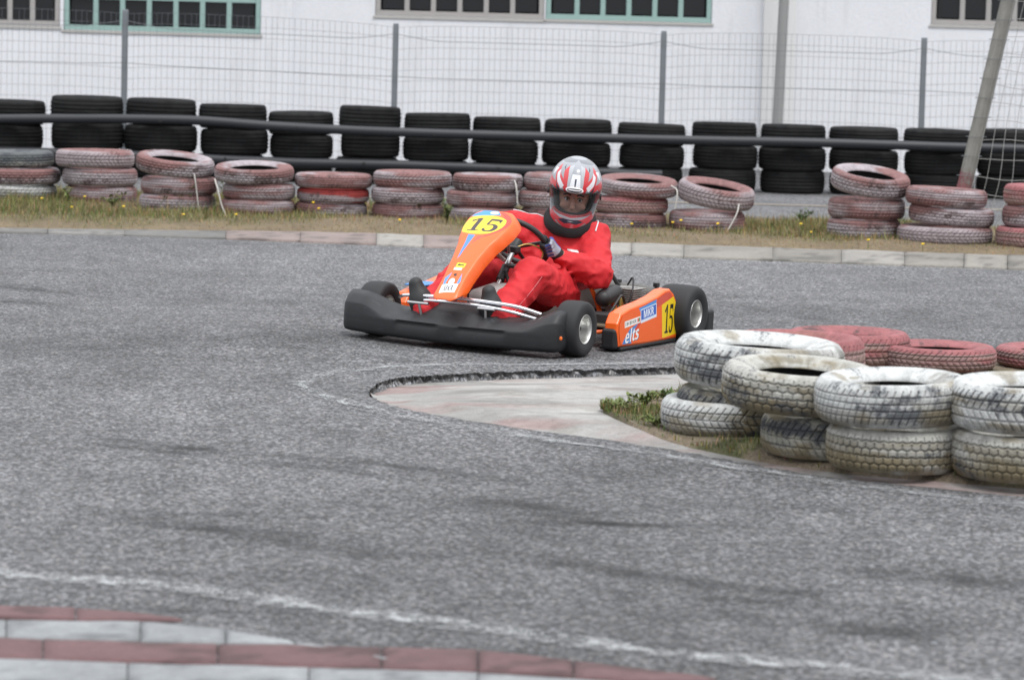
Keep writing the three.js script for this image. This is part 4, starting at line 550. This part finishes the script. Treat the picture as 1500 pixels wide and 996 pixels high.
part('pedal', merge([rod([0.68, 0.06, -0.15], [0.7, 0.2, -0.15], 0.007), rod([0.7, 0.2, -0.2], [0.7, 0.2, -0.11], 0.007)]), steelM, kart); part('pedal', merge([rod([0.7, 0.06, 0.17], [0.73, 0.2, 0.19], 0.007), rod([0.73, 0.2, 0.14], [0.73, 0.2, 0.25], 0.007)]), steelM, kart);
// seat
{ const path = smooth([V3(0.1, 0.13, 0), V3(0.0, 0.07, 0), V3(-0.18, 0.05, 0), V3(-0.33, 0.09, 0), V3(-0.43, 0.24, 0), V3(-0.49, 0.44, 0)], 40);
  const g = shellGeo(24, 40, (u, v, o, i, j) => { const p = path[j], a = path[Math.max(0, j - 1)], b = path[Math.min(40, j + 1)], n = V3(-(b.y - a.y), b.x - a.x, 0).normalize().multiplyScalar(-1), s = u * 2 - 1, w = lerp(0.19, 0.225, sstep(0.1, 0.6, v)), lift = 0.2 * Math.pow(Math.abs(s), 3.4) * lerp(0.75, 1.0, Math.sin(Math.PI * v)), k = Math.sin(s * 1.35) / Math.sin(1.35); o.p = [p.x + n.x * lift * -1 * -1, p.y + Math.abs(n.y) * lift, -0.03 + k * w]; }, 0.005);
  part('seat', g, seatM, kart); }
part('seat_stay', rod([-0.31, 0.315, -0.3], [-0.42, 0.16, -0.36], 0.0105), darkM, kart);
// engine on the driver's left
{ const e = new THREE.Group(); e.name = 'engine'; kart.add(e);
  part('crankcase', box(-0.42, -0.24, 0.07, 0.18, -0.46, -0.3, 0.02), alloyM, e);
  const fins = []; for (let k = 0; k < 7; k++) fins.push(box(-0.4, -0.26, 0.185 + k * 0.011, 0.191 + k * 0.011, -0.45, -0.31, 0.002)); fins.push(new THREE.CylinderGeometry(0.05, 0.05, 0.08, 16).translate(-0.33, 0.22, -0.38)); part('cylinder', merge(fins), alloyM, e);
  part('air_box', new THREE.CapsuleGeometry(0.042, 0.12, 6, 16).rotateZ(Math.PI / 2 - 0.15).translate(-0.17, 0.225, -0.36), darkM, e); part('carburettor', merge([box(-0.2, -0.13, 0.1, 0.17, -0.46, -0.39, 0.01), rod([-0.165, 0.17, -0.43], [-0.165, 0.22, -0.43], 0.012), rod([-0.17, 0.13, -0.46], [-0.17, 0.13, -0.49], 0.009)]), brassM, e);
  part('clutch_drum', new THREE.CylinderGeometry(0.055, 0.055, 0.03, 20).rotateX(Math.PI / 2).translate(-0.34, 0.125, -0.485), frameM, e); part('battery', box(-0.05, 0.05, 0.07, 0.16, -0.48, -0.36, 0.01), darkM, e);
  part('mount_plate', box(-0.02, 0.12, 0.1, 0.112, -0.56, -0.36, 0.003), std(0.2, 0.17, 0.12, 0.5, { metalness: 0.5 }), e); part('hose', tube([[-0.16, 0.2, -0.45], [-0.08, 0.24, -0.47], [0.0, 0.17, -0.46], [0.06, 0.08, -0.42]], 0.007, 24, 6), darkM, e); part('spark_plug_lead', tube([[-0.33, 0.27, -0.38], [-0.3, 0.31, -0.42], [-0.22, 0.25, -0.46], [-0.2, 0.15, -0.44]], 0.005, 24, 6), darkM, e); }
{ const ex = part('exhaust', merge([rod([-0.62, 0.198, 0.12], [-0.62, 0.198, -0.3], 0.052, 22), rod([-0.62, 0.198, -0.3], [-0.62, 0.196, -0.38], 0.052, 22, 0.042), rod([-0.62, 0.196, -0.38], [-0.62, 0.192, -0.55], 0.042, 20), tube([[-0.6, 0.232, 0.08], [-0.5, 0.23, 0.1], [-0.4, 0.21, -0.1], [-0.37, 0.2, -0.28]], 0.022, 20, 10)]), std(0.12, 0.115, 0.105, 0.5, { metalness: 0.4 }), kart);
  for (const z of [-0.19, -0.4, -0.53]) part('clamp', merge([new THREE.TorusGeometry(z < -0.35 ? 0.044 : 0.053, 0.005, 6, 20).translate(-0.62, 0.197, z), box(-0.63, -0.6, 0.242, 0.264, z - 0.012, z + 0.012, 0.003)]), darkM, ex); }
// side pods
function sidePod(s, painted) {
  const out = [[0.205, 0.035], [0.225, 0.1], [0.225, 0.135], [0.195, 0.175], [0.1, 0.196], [-0.06, 0.213], [-0.19, 0.234], [-0.28, 0.258], [-0.325, 0.26], [-0.37, 0.235], [-0.41, 0.19], [-0.425, 0.11], [-0.42, 0.03], [-0.09, 0.028]], sh = new THREE.Shape(); out.forEach(([x, y], i) => i ? sh.lineTo(x, y) : sh.moveTo(x, y)); sh.closePath();
  const pod = part('side_pod', new THREE.ExtrudeGeometry(sh, { depth: 0.045, bevelEnabled: true, bevelThickness: 0.012, bevelSize: 0.01, bevelSegments: 4, curveSegments: 6 }).translate(0, 0, s < 0 ? -0.6 : 0.555), new THREE.MeshPhysicalMaterial({ color: new THREE.Color(orange), roughness: 0.4, clearcoat: 0.25 }), kart);
  part('pod_nose', box(0.16, 0.245, 0.012, 0.115, s < 0 ? -0.608 : 0.53, s < 0 ? -0.53 : 0.608, 0.018), blackPlastic, pod); part('pod_skirt', box(-0.41, 0.2, 0.008, 0.024, s < 0 ? -0.62 : 0.5, s < 0 ? -0.5 : 0.62, 0.006), blackPlastic, pod);
  const map = canvasTexture(1024, 384, (x, w, h) => {      // left edge: front (x = 0.23), right edge: rear (x = -0.43); top y = 0.27
    x.fillStyle = orange; x.fillRect(0, 0, w, h);
    x.fillStyle = '#4a8fd6'; x.beginPath(); x.moveTo(330, 110); x.lineTo(470, 90); x.lineTo(640, 40); x.lineTo(610, 130); x.lineTo(420, 190); x.fill();
    x.fillStyle = '#d2523e'; x.beginPath(); x.moveTo(640, 60); x.lineTo(860, 0); x.lineTo(900, 70); x.lineTo(620, 130); x.fill();
    x.fillStyle = '#3f86cc'; x.beginPath(); x.moveTo(200, 250); x.lineTo(330, 220); x.lineTo(230, 300); x.lineTo(230, 384); x.lineTo(60, 384); x.lineTo(100, 330); x.fill();
    x.fillStyle = '#d6452c'; x.beginPath(); x.moveTo(330, 222); x.lineTo(420, 205); x.lineTo(300, 272); x.lineTo(250, 285); x.fill();
    x.save(); x.translate(500, 158); x.rotate(-0.12); x.fillStyle = '#dbe4f2'; x.fillRect(-132, -52, 270, 104); x.fillStyle = '#3d68bd'; x.fillRect(-124, -44, 254, 74); x.fillStyle = '#e9eef6'; x.font = 'bold 82px sans-serif'; x.textAlign = 'center'; x.fillText('MKR', 3, 22); x.restore();
    x.save(); x.translate(232, 205); x.rotate(-0.09); x.fillStyle = '#f1efe9'; x.fillRect(-128, -24, 262, 48); x.fillStyle = '#4a5058'; for (let k = 0; k < 8; k++) { x.fillRect(-112 + k * 23, -14 + (k % 3) * 2, 8 + (k % 2) * 5, 28 - (k % 3) * 4); } x.fillStyle = '#d6452c'; x.fillRect(84, -14, 22, 28); x.fillStyle = '#3b8a4a'; x.fillRect(108, -14, 18, 28); x.restore();
    x.save(); x.translate(232, 346); x.rotate(-0.1); x.font = 'italic bold 132px sans-serif'; x.textAlign = 'center'; x.fillStyle = '#23406e'; x.fillText('elts', 5, 5); x.fillStyle = '#f2f2f4'; x.fillText('elts', 0, 0); x.restore();
    x.fillStyle = '#efcb1c'; x.beginPath(); x.moveTo(726, 112); x.lineTo(960, 50); x.lineTo(1010, 346); x.lineTo(760, 362); x.fill();
    x.save(); x.translate(862, 330); x.scale(0.72, 1.5); x.fillStyle = '#2b2a22'; x.font = 'bold 200px serif'; x.textAlign = 'center'; x.fillText('15', 0, 0); x.restore(); grime(x, w, h, 4);
  });
  if (painted) { const face = new THREE.Shape(); out.forEach(([x, y], i) => { const cx = -0.09, cy = 0.13, a = lerp(x, cx, 0.02), b = lerp(y, cy, 0.03); i ? face.lineTo(a, b) : face.moveTo(a, b); }); const g = new THREE.ShapeGeometry(face), uv = g.attributes.uv, p = g.attributes.position; for (let i = 0; i < uv.count; i++) uv.setXY(i, (0.23 - p.getX(i)) / 0.66, (p.getY(i) - 0.02) / 0.25); g.translate(0, 0, -0.6145); part('sticker_sheet', g, new THREE.MeshPhysicalMaterial({ map, roughness: 0.4, clearcoat: 0.25, side: THREE.DoubleSide }), pod).userData.label = 'printed stickers with the number 15 on a yellow field'; }
  else part('blue_stripe', box(-0.1, 0.16, 0.214, 0.222, 0.5, 0.6, 0.003), std(0.07, 0.26, 0.6, 0.4), pod);
}
sidePod(-1, true); sidePod(1, false);
part('rear_bumper', new RoundedBoxGeometry(0.09, 0.12, 1.3, 3, 0.02).translate(-0.745, 0.085, 0), blackPlastic, kart);

// ---------------------------------------------------------------- the driver, in the kart's frame
const person = kartAt(thing('person', 'driver in a red racing suit and red silver helmet seated in the kart', 'person'));
const suitM = std(0.52, 0.011, 0.017, 0.72), J = { hipL: [-0.2, 0.19, -0.12], hipR: [-0.2, 0.19, 0.07], kneeL: [0.31, 0.34, -0.185], kneeR: [0.3, 0.345, 0.17], ankL: [0.6, 0.15, -0.165], ankR: [0.64, 0.15, 0.2], shL: [-0.33, 0.485, -0.175], shR: [-0.25, 0.505, 0.225], elL: [-0.12, 0.33, -0.315], elR: [-0.04, 0.36, 0.31], wrL: [-0.008, 0.41, -0.17], wrR: [0.0, 0.415, 0.19] };
function bodySdf(x, y, z) {
  let d = seg(x, y, z, [-0.22, 0.19, -0.1], [-0.31, 0.42, -0.12], 0.115, 0.095);
  d = smin(d, seg(x, y, z, [-0.22, 0.19, 0.05], [-0.27, 0.43, 0.12], 0.115, 0.095), 0.08);
  d = smin(d, seg(x, y, z, [-0.2, 0.25, -0.03], [-0.28, 0.4, -0.02], 0.11, 0.09), 0.06);
  d = smin(d, seg(x, y, z, J.shL, J.shR, 0.078, 0.078), 0.06);
  d = smin(d, seg(x, y, z, [-0.33, 0.48, -0.04], [-0.32, 0.56, -0.06], 0.085, 0.06), 0.05);
  let l = smin(seg(x, y, z, J.hipL, J.kneeL, 0.104, 0.08), seg(x, y, z, J.kneeL, J.ankL, 0.08, 0.068), 0.025), r = smin(seg(x, y, z, J.hipR, J.kneeR, 0.104, 0.08), seg(x, y, z, J.kneeR, J.ankR, 0.08, 0.066), 0.025);
  d = smin(d, l, 0.03); d = smin(d, r, 0.03);
  l = smin(seg(x, y, z, J.shL, J.elL, 0.077, 0.064), seg(x, y, z, J.elL, J.wrL, 0.066, 0.041), 0.022); r = smin(seg(x, y, z, J.shR, J.elR, 0.077, 0.064), seg(x, y, z, J.elR, J.wrR, 0.066, 0.041), 0.022);
  d = smin(d, l, 0.025); d = smin(d, r, 0.025);
  if (d < 0.04) { // folds in the cloth
    const fold = (c, ax, rad, fr, amp) => { const q = Math.hypot(x - c[0], y - c[1], z - c[2]); if (q > rad) return 0; const t = x * ax[0] + y * ax[1] + z * ax[2] + 0.05 * noise3(x * 12, y * 12, z * 12 + 40); return amp * Math.sin(t * fr) * (1 - q / rad); };
    const w1 = noise3(x * 9 + 5, y * 9, z * 9 + 3), rg = 1 - Math.abs(2 * noise3(x * 15 + 3 * w1, y * 19 + 2, z * 15) - 1), r2 = 1 - Math.abs(2 * noise3(x * 27 + 4 * w1, y * 31 + 2, z * 27 + 9) - 1); d += 0.012 * (w1 - 0.5) - 0.012 * (rg * rg - 0.4) - 0.006 * (r2 * r2 - 0.4) + 0.004 * (noise3(x * 29, y * 29 + 7, z * 29) - 0.5) + 0.004 * (noise3(x * 60, y * 26 + 7, z * 60) - 0.5);
    d += fold(J.elL, [0.8, 0.5, 0.6], 0.15, 120, 0.006) + fold([-0.02, 0.25, -0.16], [0.9, -0.5, 0.4], 0.2, 95, 0.008) + fold(J.shL, [0.2, 0.7, -0.6], 0.14, 100, 0.005) + fold(J.kneeL, [0.9, 0.1, 0.2], 0.15, 95, 0.005) + fold([0.5, 0.2, -0.18], [0.7, -0.7, 0], 0.14, 110, 0.006) + fold([-0.24, 0.38, -0.03], [0.1, 1, 0.3], 0.16, 90, 0.005);
  }
  return d;
}
part('body', surfaceNets(bodySdf, [-0.5, 0.03, -0.46], [0.74, 0.72, 0.4], 0.0085), suitM, person);
// seam lines, epaulettes and patch of the suit lie on the cloth
function onBody(p, dir, lift = 0.001) { const q = V3(...p), d = V3(...dir).normalize(); q.addScaledVector(d, 0.3); for (let k = 0; k < 90; k++) { const s = bodySdf(q.x, q.y, q.z); if (s < 0.0005) break; q.addScaledVector(d, -Math.max(0.0005, s * 0.6)); } return q.addScaledVector(d, lift); }
const pipeWhite = std(0.62, 0.6, 0.62, 0.8), CAMD = [Math.sin(-YAW) * -1 * 0, 0, 0];
{ const toCam = (() => { const c = Math.cos(YAW), s = Math.sin(YAW); return [c * 0 - s * 1, 0.12, s * 0 + c * 1]; })();
  const seam = (pts, r, mat) => tube(pts.map(p => onBody(p, toCam, 0.0005)), r, 30, 5);
  part('shoulder_piping', tube([0, 0.25, 0.5, 0.75, 1].map(t => onBody([lerp(-0.3, -0.36, t), lerp(0.47, 0.56, t), lerp(-0.2, -0.17, t)], [lerp(0.6, -0.1, t), 0.7, -0.35], 0.001)), 0.004, 24, 5), pipeWhite, person);
  part('shoulder_piping', tube([0, 0.25, 0.5, 0.75, 1].map(t => onBody([-0.29, 0.5, lerp(0.07, 0.19, t)], [0.3, 1, lerp(0, 0.5, t)], 0.001)), 0.004, 24, 5), pipeWhite, person);
  const seamM = std(0.58, 0.16, 0.17, 0.8);
  part('leg_seam', merge([seam([[0.28, 0.33, -0.22], [0.36, 0.28, -0.22], [0.45, 0.22, -0.21], [0.52, 0.17, -0.2]], 0.0016), seam([[0.3, 0.36, -0.16], [0.24, 0.34, -0.17], [0.34, 0.36, -0.15]], 0.0012)]), seamM, person);
  const c = V3(-0.17, 0.425, -0.15), right = V3(-Math.cos(TH), 0, -Math.sin(TH)).set(0, 0, 0); const rt = V3(toCam[2], 0, -toCam[0]).normalize();
  part('name_patch', gridGeo(8, 3, (u, v, o) => { const q = onBody([c.x + rt.x * (u - 0.5) * 0.052, c.y + (v - 0.5) * 0.018 - (u - 0.5) * 0.006, c.z + rt.z * (u - 0.5) * 0.052], toCam, 0.0015); o.p = [q.x, q.y, q.z]; }), std(0.66, 0.6, 0.6, 0.8), person); }
// boots
function boot(ank, toe, name) { const a = ank, t = toe, mid = [lerp(a[0], t[0], 0.5) + 0.012, lerp(a[1], t[1], 0.45), lerp(a[2], t[2], 0.5)], heel = [a[0] + 0.03, a[1] - 0.075, a[2]]; const f = (x, y, z) => { let d = seg(x, y, z, a, heel, 0.054, 0.044); d = smin(d, seg(x, y, z, heel, mid, 0.045, 0.05), 0.03); d = smin(d, seg(x, y, z, mid, t, 0.052, 0.033), 0.03); return d + 0.003 * (noise3(x * 40, y * 40, z * 40) - 0.5); }; const lo = [0, 1, 2].map(k => Math.min(a[k], t[k], heel[k]) - 0.07), hi = [0, 1, 2].map(k => Math.max(a[k], t[k]) + 0.07); part(name, surfaceNets(f, lo, hi, 0.006), std(0.02, 0.021, 0.022, 0.6), person); }
boot([0.59, 0.14, -0.15], [0.635, 0.275, -0.13], 'boot'); boot([0.61, 0.14, 0.2], [0.655, 0.28, 0.255], 'boot');
// gloves closed on the steering wheel rim
function glove(side, wrist) {
  const a0 = side < 0 ? -0.12 : Math.PI + 0.12, P = ringAt(a0), O = P.clone().sub(SW).normalize(), T = SU.clone().multiplyScalar(Math.cos(a0) > 0 ? 1 : 1).addScaledVector(O, -SU.dot(O)).normalize(), Fn = SA.clone().negate(), W = V3(...wrist);
  const at = (t, phi, r) => P.clone().addScaledVector(T, t).addScaledVector(O, Math.cos(phi) * r).addScaledVector(Fn, Math.sin(phi) * r).toArray(), D = Math.PI / 180, bones = [], info = [];
  [[-0.032, 0.0092, 0.92], [-0.011, 0.0102, 1], [0.011, 0.0104, 1.03], [0.033, 0.0102, 0.97]].forEach(([t, r, l]) => { const ph = [-45, 15, 78, 140].map(q => q * D * l); for (let k = 0; k < 3; k++) bones.push([at(t, ph[k], 0.0275), at(t, ph[k + 1], 0.0262), r * (1.08 - 0.06 * k), r * (1.0 - 0.07 * k), 0.004]); bones.push([at(t, ph[0], 0.029), W.clone().lerp(V3(...at(t, ph[0], 0.03)), 0.35).toArray(), r * 1.25, 0.02, 0.014]); });
  bones.push([W.clone().lerp(P, -0.18).toArray(), W.clone().lerp(P, 0.45).toArray(), 0.033, 0.029, 0.02]);
  const th = [W.clone().lerp(P, 0.45).addScaledVector(SA, 0.02).toArray(), at(0.0, -105 * D, 0.033), at(0.034, -118 * D, 0.029), at(0.052, -135 * D, 0.027)]; bones.push([th[0], th[1], 0.018, 0.0135, 0.012], [th[1], th[2], 0.0128, 0.0115, 0.006], [th[2], th[3], 0.0112, 0.0095, 0.006]);
  const f = (x, y, z) => { let d = 1e3; for (const b of bones) d = smin(d, seg(x, y, z, b[0], b[1], b[2], b[3]), b[4]); return d; };
  const pts = bones.flatMap(b => [b[0], b[1]]), lo = [0, 1, 2].map(k => Math.min(...pts.map(p => p[k])) - 0.045), hi = [0, 1, 2].map(k => Math.max(...pts.map(p => p[k])) + 0.045), g = surfaceNets(f, lo, hi, 0.0032), q = g.attributes.position, C = [];
  for (let i = 0; i < q.count; i++) { const v = V3(q.getX(i), q.getY(i), q.getZ(i)).sub(P), ph = Math.atan2(v.dot(Fn), v.dot(O)) / D, t = v.dot(T), rr = Math.hypot(v.dot(Fn), v.dot(O)), wv = V3(q.getX(i), q.getY(i), q.getZ(i)).distanceTo(W); let c = [0.02, 0.021, 0.025]; if (rr > 0.026) { if (ph > -30 && ph < 22) c = [0.34, 0.36, 0.42]; if (ph > -62 && ph <= -30) c = [0.03, 0.06, 0.3]; if (ph > 22 && ph < 70) c = Math.sin(t * 290) > 0.1 ? [0.3, 0.31, 0.34] : [0.025, 0.04, 0.16]; if (ph > -90 && ph <= -62) c = [0.42, 0.44, 0.48]; } if (wv < 0.04) c = [0.02, 0.02, 0.022]; C.push(...c); }
  g.setAttribute('color', new THREE.Float32BufferAttribute(C, 3)); part('glove', g, new THREE.MeshStandardMaterial({ vertexColors: true, roughness: 0.75 }), person);
  return W;
}
glove(-1, [0.012, 0.42, -0.158]); glove(1, [0.012, 0.42, 0.2]);
part('wrist', rod([-0.014, 0.404, -0.173], [0.012, 0.42, -0.158], 0.034, 16, 0.031), std(0.45, 0.26, 0.17, 0.6), person);
// collar
{ const g = surfaceNets((x, y, z) => { const q = Math.hypot((x + 0.29) / 1.0, (z + 0.065) / 1.05), yy = y - 0.566 + 0.36 * ((x + 0.29) * 0.883 - (z + 0.065) * 0.469); return Math.hypot(q - 0.093, yy * 0.7) - 0.033 + 0.004 * (noise3(x * 30, y * 20, z * 30) - 0.5); }, [-0.52, 0.4, -0.28], [-0.06, 0.74, 0.16], 0.008); part('neck_brace', g, std(0.012, 0.012, 0.013, 0.9), person); }
// helmet and head: own frame, z' towards where the driver looks
const helmet = new THREE.Group(); helmet.name = 'helmet'; helmet.position.set(-0.305, 0.702, -0.076); helmet.rotation.set(0.12, -YAW - 0.05, -0.09, 'YXZ'); person.add(helmet);
{ const outer = (x, y, z) => { let d = ell(x, y, z, [0, 0.035, -0.02], [0.131, 0.142, 0.155]); d = smin(d, ell(x, y, z, [0, -0.092, 0.04], [0.11, 0.108, 0.114]), 0.05); d = smin(d, ell(x, y, z, [0, -0.135, 0.082], [0.062, 0.055, 0.062]), 0.05); d = smin(d, seg(x, y, z, [0, 0.1, 0.075], [0, 0.035, 0.125], 0.02, 0.012), 0.05); return d; };
  const hiY = az => 0.02 + 0.004 * az * az, loY = az => -0.084 + 0.036 * az * az, open = (x, y, z, m) => { const az = Math.atan2(x, z + 0.02), a = Math.abs(az); return Math.max(y - hiY(az) - m, loY(az) - m - y, (a - 1.2) * 0.12 - m, -z - 0.01); };
  const hg = surfaceNets((x, y, z) => { const d = outer(x, y, z); return Math.max(d, -(d + 0.016), -open(x, y, z, 0), -0.195 - y + 0.25 * Math.max(0, -z)); }, [-0.16, -0.215, -0.2], [0.16, 0.2, 0.18], 0.0045), q = hg.attributes.position, T = [];
  for (let i = 0; i < q.count; i++) { const x = q.getX(i), y = q.getY(i), z = q.getZ(i); T.push(Math.abs(Math.atan2(x, z + 0.02)) / Math.PI, clamp((y + 0.2) / 0.4)); } hg.setAttribute('uv', new THREE.Float32BufferAttribute(T, 2));
  const map = canvasTexture(1024, 1024, (x, w, h) => {         // x: 0 front centre .. 1 back, both sides alike; y: 0 crown
    const Y = y => h * (1 - (y + 0.2) / 0.4), poly = (c, pts) => { x.fillStyle = c; x.beginPath(); pts.forEach(([a, b], i) => i ? x.lineTo(a * w, Y(b)) : x.moveTo(a * w, Y(b))); x.closePath(); x.fill(); }, RED = '#c62f36', SIL = '#92959b', WHT = '#d6d8dc', NAV = '#2a2c3c';
    x.fillStyle = SIL; x.fillRect(0, 0, w, h); poly('#6d7076', [[0, 0.17], [1, 0.17], [1, 0.155], [0.3, 0.15], [0.06, 0.158]]); poly('#a9acb1', [[0.05, 0.15], [0.12, 0.14], [0.1, 0.05], [0.06, 0.04]]);
    poly(RED, [[0.075, 0.02], [0.09, 0.1], [0.12, 0.145], [0.17, 0.12], [0.14, 0.08], [0.2, 0.1], [0.3, 0.145], [0.33, 0.12], [0.25, 0.06], [0.42, 0.08], [0.5, 0.02], [0.36, 0.02], [0.3, 0.04], [0.2, 0.02], [0.14, 0.055], [0.11, 0.02]]);
    poly(RED, [[0.26, 0.02], [0.34, 0.0], [0.5, 0.05], [0.7, 0.03], [0.5, -0.02], [0.4, -0.06], [0.3, -0.05]]);
    poly(WHT, [[0.0, 0.11], [0.045, 0.11], [0.06, 0.02], [0, 0.02]]); poly(NAV, [[0.0, 0.09], [0.01, 0.09], [0.006, 0.05], [0, 0.05]]);
    poly(WHT, [[0.12, 0.05], [0.2, 0.085], [0.24, 0.12], [0.27, 0.1], [0.22, 0.06], [0.15, 0.03]]); poly(NAV, [[0.15, 0.02], [0.22, 0.05], [0.25, 0.08], [0.22, 0.035], [0.19, 0.018]]); poly(NAV, [[0.16, 0.12], [0.2, 0.145], [0.2, 0.13]]); poly(WHT, [[0.3, 0.12], [0.42, 0.12], [0.36, 0.08]]);
    poly(NAV, [[0, 0.024], [0.05, 0.024], [0.05, 0.016], [0, 0.016]]);
    x.fillStyle = '#f4f4f4'; x.beginPath(); x.ellipse(0, Y(0.036), 0.092 * w, 0.016 / 0.36 * h, 0, 0, 7); x.fill(); x.fillStyle = '#4a4c55'; x.beginPath(); x.ellipse(0, Y(0.036), 0.074 * w, 0.009 / 0.36 * h, 0, 0, 7); x.fill(); x.fillStyle = '#e8e8ea'; x.fillRect(0, Y(0.04), 0.06 * w, 0.005 / 0.36 * h);
    poly('#b53a42', [[0, -0.085], [0.3, -0.02], [0.5, -0.04], [0.5, -0.2], [0, -0.2]]); poly(SIL, [[0, -0.098], [0.16, -0.084], [0.2, -0.075], [0.2, -0.082], [0.1, -0.104], [0, -0.108]]); poly(NAV, [[0, -0.108], [0.07, -0.106], [0.12, -0.115], [0.05, -0.13], [0, -0.124]]); poly(SIL, [[0, -0.114], [0.03, -0.116], [0, -0.12]]); poly('#7d7f80', [[0.06, -0.15], [0.14, -0.12], [0.16, -0.125], [0.07, -0.16], [0, -0.166], [0, -0.158]]); poly(SIL, [[0.22, -0.06], [0.4, -0.03], [0.44, -0.05], [0.26, -0.09]]);
  });
  part('shell', hg, new THREE.MeshPhysicalMaterial({ map, roughness: 0.3, clearcoat: 0.7, clearcoatRoughness: 0.12 }), helmet);
  part('lining', surfaceNets((x, y, z) => { const d = outer(x, y, z) + 0.0175; return Math.max(d, -(d + 0.014), -open(x, y, z, -0.008), -0.185 - y + 0.25 * Math.max(0, -z)); }, [-0.15, -0.2, -0.19], [0.15, 0.18, 0.17], 0.006), std(0.012, 0.012, 0.013, 0.95), helmet);
  const surf = (az, y, m) => { let lo = 0.02, hi = 0.25; const sx = Math.sin(az), cz = Math.cos(az); for (let k = 0; k < 26; k++) { const r = (lo + hi) / 2; outer(sx * r, y, cz * r - 0.02) < 0 ? lo = r : hi = r; } const r = lo + m; return [sx * r, y, cz * r - 0.02]; };
  part('visor', gridGeo(40, 14, (u, v, o) => { const az = (u * 2 - 1) * 1.42; o.p = surf(az, lerp(loY(az * 0.85) - 0.006, hiY(az) + 0.012, v), 0.0035); }), new THREE.MeshPhysicalMaterial({ color: lin(0.6, 0.61, 0.61), transmission: 1, thickness: 0, roughness: 0.06, ior: 1.45, side: THREE.DoubleSide }), helmet);
  part('visor_pivot', merge([-1, 1].map(s => { const p = surf(s * 1.38, -0.005, 0.006); return new THREE.CylinderGeometry(0.014, 0.016, 0.008, 16).rotateZ(Math.PI / 2).translate(...p); })), darkM, helmet);
  part('chin_vent', box(-0.026, 0.026, -0.15, -0.141, 0.132, 0.1475, 0.003), darkM, helmet); }
{ const skin = std(0.56, 0.27, 0.19, 0.55), hs = (x, y, z) => { let d = ell(x, y, z, [0, -0.01, -0.005], [0.074, 0.105, 0.09]); d = smin(d, ell(x, y, z, [0, 0.02, 0.06], [0.055, 0.02, 0.026]), 0.02); d = smin(d, seg(x, y, z, [0, -0.02, 0.084], [0, -0.058, 0.102], 0.008, 0.013), 0.012); for (const s of [-1, 1]) { d = smin(d, ell(x, y, z, [s * 0.04, -0.058, 0.062], [0.024, 0.02, 0.02]), 0.02); const e = Math.hypot((x - s * 0.031) / 1.35, y + 0.022, z - 0.092) - 0.0135; d = -smin(-d, e, 0.008); } d = smin(d, ell(x, y, z, [0, -0.098, 0.07], [0.03, 0.02, 0.02]), 0.03); const m = Math.hypot(x / 2.4, (y + 0.083) * 1.6, z - 0.094) - 0.008; return -smin(-d, m, 0.004); };
  const head = part('head', surfaceNets(hs, [-0.09, -0.135, -0.11], [0.09, 0.11, 0.13], 0.004), skin, helmet);
  const eyeM = std(0.62, 0.6, 0.57, 0.25), irisM = std(0.03, 0.018, 0.012, 0.2), browM = std(0.025, 0.016, 0.012, 0.8);
  for (const s of [-1, 1]) { part('eye', new THREE.SphereGeometry(0.0125, 18, 12).translate(s * 0.031, -0.022, 0.0725), eyeM, head); part('iris', new THREE.SphereGeometry(0.0062, 12, 8).scale(1, 1, 0.5).translate(s * 0.031 + 0.001, -0.022, 0.0833), irisM, head); part('eyebrow', tube([[s * 0.014, 0.0, 0.086], [s * 0.03, 0.005, 0.083], [s * 0.05, -0.002, 0.07]], 0.0042, 10, 6), browM, head); part('eyelid', tube([[s * 0.018, -0.018, 0.079], [s * 0.031, -0.0125, 0.083], [s * 0.045, -0.019, 0.073]], 0.0028, 10, 6), browM, head); } }
renderer.render(scene, camera);
